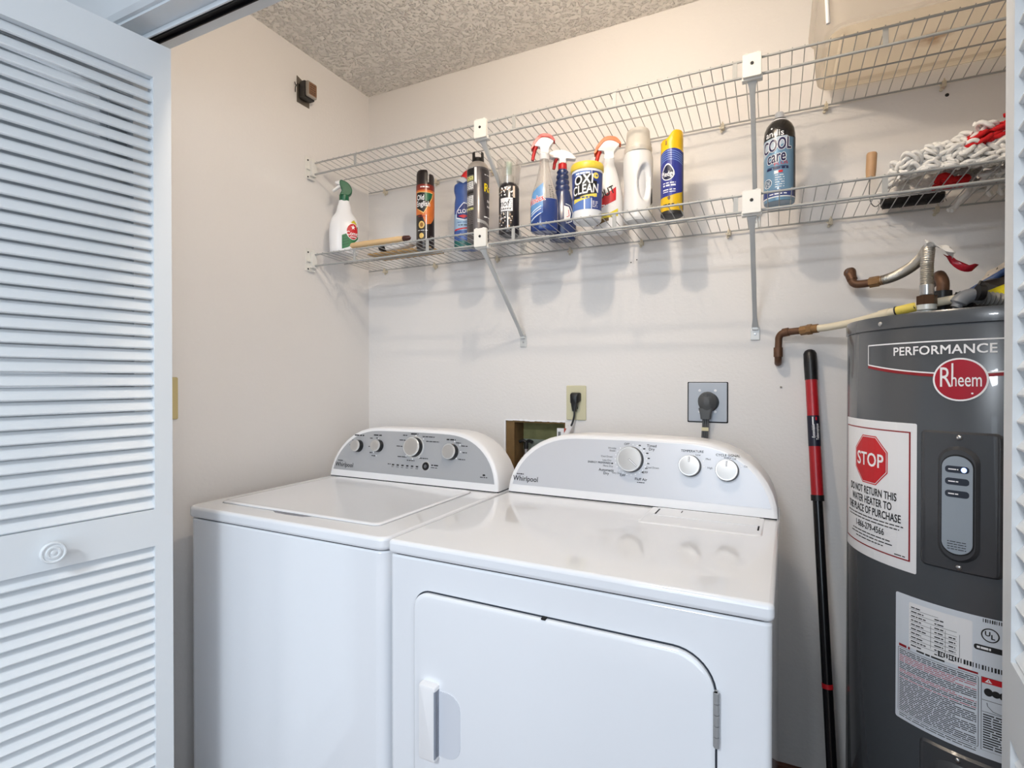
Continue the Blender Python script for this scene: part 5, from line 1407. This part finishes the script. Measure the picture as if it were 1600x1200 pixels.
tear = [(-0.012 + 0.019 * math.sin(2 * math.pi * i / 32), 0.114 - 0.019 * math.cos(2 * math.pi * i / 32) + (0.010 * max(0, -math.cos(2 * math.pi * i / 32)) ** 4)) for i in range(32)]
D.poly(tear, M_INKW, 2); D.poly([(-0.012 + (x + 0.012) * 0.86, 0.114 + (z - 0.114) * 0.86) for x, z in tear], mat('dust_polish_navy', (20, 26, 60), 0.35), 3)
D.text('Pledge', -0.012, 0.113, 0.020, M_INKW, 5, bold=0.02, xs=0.72, rot=0.06)
for z, h in ((0.088, 0.003), (0.081, 0.0045), (0.069, 0.003), (0.063, 0.002)):
    D.lines(-0.026, 0.010, z, h, M_INKW, 2, word=0.012)
D.lines(-0.026, 0.006, 0.028, 0.003, M_INK, 2, word=0.014); D.lines(-0.024, 0.0, 0.0225, 0.0018, M_INK, 2, word=0.01); D.rect(0.034, 0.042, 0.013, 0.176, mat('dust_polish_navy', (20, 26, 60), 0.35), 3); D.ell(-0.008, 0.046, 0.004, 0.006, mat('spray_brown', (110, 86, 50), 0.4), 2, 14)
D.build('wrap_label', t, L.map(R), cut=0.006, eps=0.0003)

# --- clipper coolant can
t = product('clipper_spray_can', 'blue and black aerosol can with white nozzle, right of the second shelf clip', 'spray can', 1.548, -0.190)
R = 0.0375
L, bo = cyl_body(t, 'can', [(0.035, 0), (0.0365, 0.001), (R, 0.010), (R, 0.166)], mat('clipper_can_blue', (104, 142, 172), 0.3, 0.1, coat=0.3))
Lb = Loft([(0.163, R + 0.0002, R + 0.0002), (0.178, R, R), (0.192, 0.0355, 0.0355), (0.204, 0.0305, 0.0305), (0.212, 0.024, 0.024), (0.2155, 0.020, 0.020)]); Lb.mesh(MB(), 44).build('black_shoulder', mat('clipper_can_black', (18, 17, 19), 0.25, coat=0.4), t, smooth=40)
MB().lathe([(0.0205, 0.212), (0.0205, 0.2165), (0.0195, 0.218), (0.0165, 0.219)], 32).build('valve_ring', M_INKW, t, smooth=40)
MB().lathe([(0.0165, 0.2175), (0.0165, 0.222), (0.0120, 0.224)], 32).build('valve_collar', M_BLACK, t, smooth=40)
MB().lathe([(0.0125, 0.222), (0.0115, 0.234), (0.0095, 0.240), (0.006, 0.2415)], 28).build('spray_button', M_WPLASTIC, t, smooth=40)
D = Decal(); D.text('andis', -0.012, 0.1735, 0.023, M_INKW, 0, bold=0.01, xs=0.98); D.ell(-0.019, 0.1885, 0.0025, 0.0025, M_INKW, 0, 12)
D.build('brand_print', t, Lb.map(R), cut=0.006, cuty=0.006, eps=0.0006)
D = Decal(); NB = mat('clipper_can_navy', (24, 26, 74), 0.35); D.poly([(-0.055, 0.160), (0.02, 0.166), (0.02, 0.150), (-0.055, 0.112)], mat('clipper_can_pale', (176, 192, 206), 0.35), 0)
for tx, z in (('COOL', 0.142), ('care', 0.112)):
    D.text(tx, -0.009, z, 0.043, M_INKW, 2, bold=0.05, xs=0.60, shear=0.2, rot=0.10); D.text(tx, -0.009, z, 0.043, NB, 4, bold=0.02, xs=0.60, shear=0.2, rot=0.10)
D.text('PLUS', 0.004, 0.0945, 0.010, M_RED, 3, xs=1.6, rot=0.10); D.rect(-0.03, 0.022, 0.0865, 0.0880, NB, 3); D.lines(-0.032, 0.022, 0.083, 0.005, NB, 3, word=0.014)
D.rect(-0.012, -0.002, 0.069, 0.077, M_PAPER, 2); D.rect(-0.002, 0.008, 0.071, 0.077, M_RED, 2)
for i in range(6):
    D.lines(-0.010, 0.012, 0.065 - i * 0.006, 0.0018, M_PAPER, 2, word=0.012)
D.ell(-0.030, 0.048, 0.0125, 0.012, M_PAPER, 2, 24); D.ell(-0.030, 0.048, 0.011, 0.0105, mat('clipper_can_seal', (70, 96, 120), 0.4), 3, 24)
for i in range(5):
    D.lines(-0.037, -0.023, 0.053 - i * 0.003, 0.0012, M_PAPER, 4, word=0.008)
D.rect(-0.08, 0.08, 0.012, 0.028, mat('clipper_can_deep', (44, 62, 128), 0.35), 1); D.lines(-0.02, 0.012, 0.024, 0.003, M_PAPER, 2, word=0.012); D.lines(-0.024, 0.018, 0.017, 0.003, M_PAPER, 2, word=0.012); D.rect(-0.11, 0.11, 0.0085, 0.0110, M_INKW, 2)
D.rect(0.040, 0.090, 0.012, 0.166, mat('clipper_can_dark', (20, 36, 50), 0.35), 1)
D.build('wrap_label', t, L.map(R), cut=0.006, eps=0.0003)

# --- long bristle brush with wooden grip
t = thing('vent_brush', 'black-bristled vent brush with a wire stem and upright wooden grip', 'brush', (1.86, -0.045, 1.7285), 0, GRP)
mb = MB(); mb.lathe([(0.012, -0.066), (0.0195, -0.062), (0.0195, 0.066), (0.012, 0.070)], 18, RY(math.pi / 2))
rg = random.Random(5)
for i in range(320):
    x = rg.uniform(-0.07, 0.072); a_ = rg.uniform(0, 6.283); r_ = rg.uniform(0.020, 0.0235)
    if math.sin(a_) * r_ < -0.0195:
        continue
    mb.tube([(x, 0.012 * math.cos(a_), 0.012 * math.sin(a_)), (x + rg.uniform(-0.003, 0.003), r_ * math.cos(a_), max(-0.0200, r_ * math.sin(a_)))], 0.0006, 3)
mb.build('bristles', mat('bristle_black', (18, 18, 18), 0.6), t, smooth=0)
mb = MB(); mb.tube(smooth_path([(-0.066, 0, 0.0), (-0.078, -0.006, -0.012), (-0.092, -0.030, -0.008), (-0.099, -0.05, 0.012), (-0.098, -0.055, 0.054)], 6), 0.0012, 6); mb.build('wire_stem', M_CORDG, t, smooth=60)
gpz = TR(-0.097, -0.055, 0.050) @ RY(0.04)
MB().lathe([(0.006, 0), (0.0105, 0.002), (0.0118, 0.020), (0.0120, 0.050), (0.0122, 0.062), (0.0105, 0.066), (0.004, 0.067)], 20, gpz).build('wooden_grip', M_WOODH, t, smooth=40)

# --- yarn mop head
t = thing('yarn_mop_head', 'shaggy white yarn mop head with a red band, right of the wooden grip', 'mop head', (1.965, -0.165, 1.7185), 0, GRP)
rg = random.Random(11)


def yarn(mb, start, drift, n, r, curl, zfloor=0.006):
    p = Vector(start); pts = []; ph = rg.uniform(0, 6.28); fr = rg.uniform(0.7, 1.2)
    for i in range(n):
        q = p + Vector(drift) * (i / n) + Vector((math.cos(ph + fr * i), math.sin(ph + fr * i), 0.6 * math.sin(ph * 2 + fr * i * 1.3))) * curl
        q.z = max(q.z, zfloor); q.y = min(max(q.y, -0.125), 0.135 if q.x > 0.0 else 0.062); pts.append(q)
    mb.tube(smooth_path(pts, 3), r, 8)


mw = MB()
top = lambda x, y: 0.060 + 0.030 * max(0, 1 - ((x - 0.03) / 0.16) ** 2) - 0.7 * max(0, -0.13 - x) - 2.0 * max(0, abs(y + 0.01) - 0.085) * 0.4
for i in range(250):
    x = rg.uniform(-0.165, 0.26); y = rg.uniform(-0.11, 0.10)
    z = max(0.008, (top(x, y)) * rg.uniform(0.72, 1.0) - 0.006)
    yarn(mw, (x, y, z), (rg.uniform(-0.03, 0.03), rg.uniform(-0.03, 0.03), rg.uniform(-0.01, 0.012)), 12, rg.uniform(0.0038, 0.0050), rg.uniform(0.009, 0.015))
for i in range(130):
    x = rg.uniform(-0.155, 0.26); yarn(mw, (x, rg.choice((-0.105, -0.09, 0.09)), rg.uniform(0.008, 0.06)), (rg.uniform(-0.03, 0.03), 0, -0.02), 10, 0.0045, 0.013)
for i in range(60):
    yarn(mw, (rg.uniform(0.0, 0.26), rg.uniform(-0.08, 0.11), 0.008), (0.02, 0.01, 0), 9, 0.0048, 0.013, 0.004)
for i in range(90):
    x = rg.uniform(-0.12, 0.26); yarn(mw, (x, rg.uniform(-0.122, -0.095), rg.uniform(0.006, 0.055)), (rg.uniform(-0.02, 0.02), 0.005, -0.006), 10, 0.0046, 0.012)
mw.build('yarn', M_YARNW, t, smooth=85)
mw = MB()
mw.tube(smooth_path([(0.005, 0.06, 0.012), (0.000, 0.07, -0.004), (-0.006, 0.10, -0.012), (-0.014, 0.115, -0.030), (-0.022, 0.112, -0.036)], 5), 0.0055, 8); mw.tube(smooth_path([(0.016, 0.05, 0.010), (0.008, 0.085, -0.004), (-0.002, 0.11, -0.014), (-0.016, 0.118, -0.026), (-0.028, 0.116, -0.033)], 5), 0.0055, 8)
for x0 in (0.04, 0.062):
    mw.tube(smooth_path([(x0, 0.05, 0.008), (x0, 0.07, -0.006), (x0 + 0.008, 0.085, -0.014), (x0 + 0.002, 0.09, -0.004)], 5), 0.0055, 8)
mw.build('hanging_strand', M_YARNW, t, smooth=60)
mr = MB()
for i in range(80):
    f = i / 79
    x = -0.060 + 0.150 * f; y = -0.115 + 0.06 * rg.random()
    yarn(mr, (x + rg.uniform(-0.012, 0.012), y, max(0.012, 0.044 + 0.070 * f + rg.uniform(-0.010, 0.012))), (0.03, -0.01, 0.008), 10, 0.0048, 0.011)
for i in range(14):
    yarn(mr, (0.055 + rg.uniform(-0.012, 0.012), -0.105 + rg.uniform(0, 0.02), 0.03 + 0.07 * i / 14), (0.0, 0, 0), 9, 0.0066, 0.012)
for i in range(7):
    yarn(mr, (-0.055 + rg.uniform(-0.02, 0.02), 0.0 + rg.uniform(-0.03, 0.05), 0.008), (0.02, 0.01, 0), 9, 0.006, 0.012, 0.004)
mr.build('red_band', M_YARNR, t, smooth=85)
MB().tube([(0.10, 0.05, 0.095), (0.30, 0.05, 0.075)], 0.012, 12).build('black_handle_end', M_BLACK, t, smooth=50)

# --- small wall bits
for (x, z, nm, lb) in ((1.945, 2.0175, 'wall_anchor', 'dark screw anchor under the upper shelf near its right end'),):
    o = MB().lathe([(0.0045, 0), (0.0045, 0.001), (0.001, 0.0016)], 14, TR(x, -0.0002, z - 0.016) @ RX(math.pi / 2)).build(nm, M_INK, smooth=40)
    tag(o, lb, 'screw anchor')
for k, (x, z) in enumerate(((1.110, 1.641), (1.129, 1.648))):
    o = MB().lathe([(0.0022, 0), (0.0018, 0.0008), (0.0004, 0.001)], 10, TR(x, -0.0002, z) @ RX(math.pi / 2)).build('nail', M_INK, smooth=40)
    tag(o, 'tiny dark nail head in the wall below the detergent bottle', 'nail', 'nail heads below the lower shelf')
o = MB().lathe([(0.003, 0), (0.0028, 0.003), (0.0004, 0.004)], 10, TR(1.556, -0.0002, 1.230) @ RX(math.pi / 2)).build('wall_plug', mat('plug_grey', (128, 124, 118), 0.5), smooth=40)
tag(o, 'small grey wall plug under the lower copper elbow', 'wall plug')
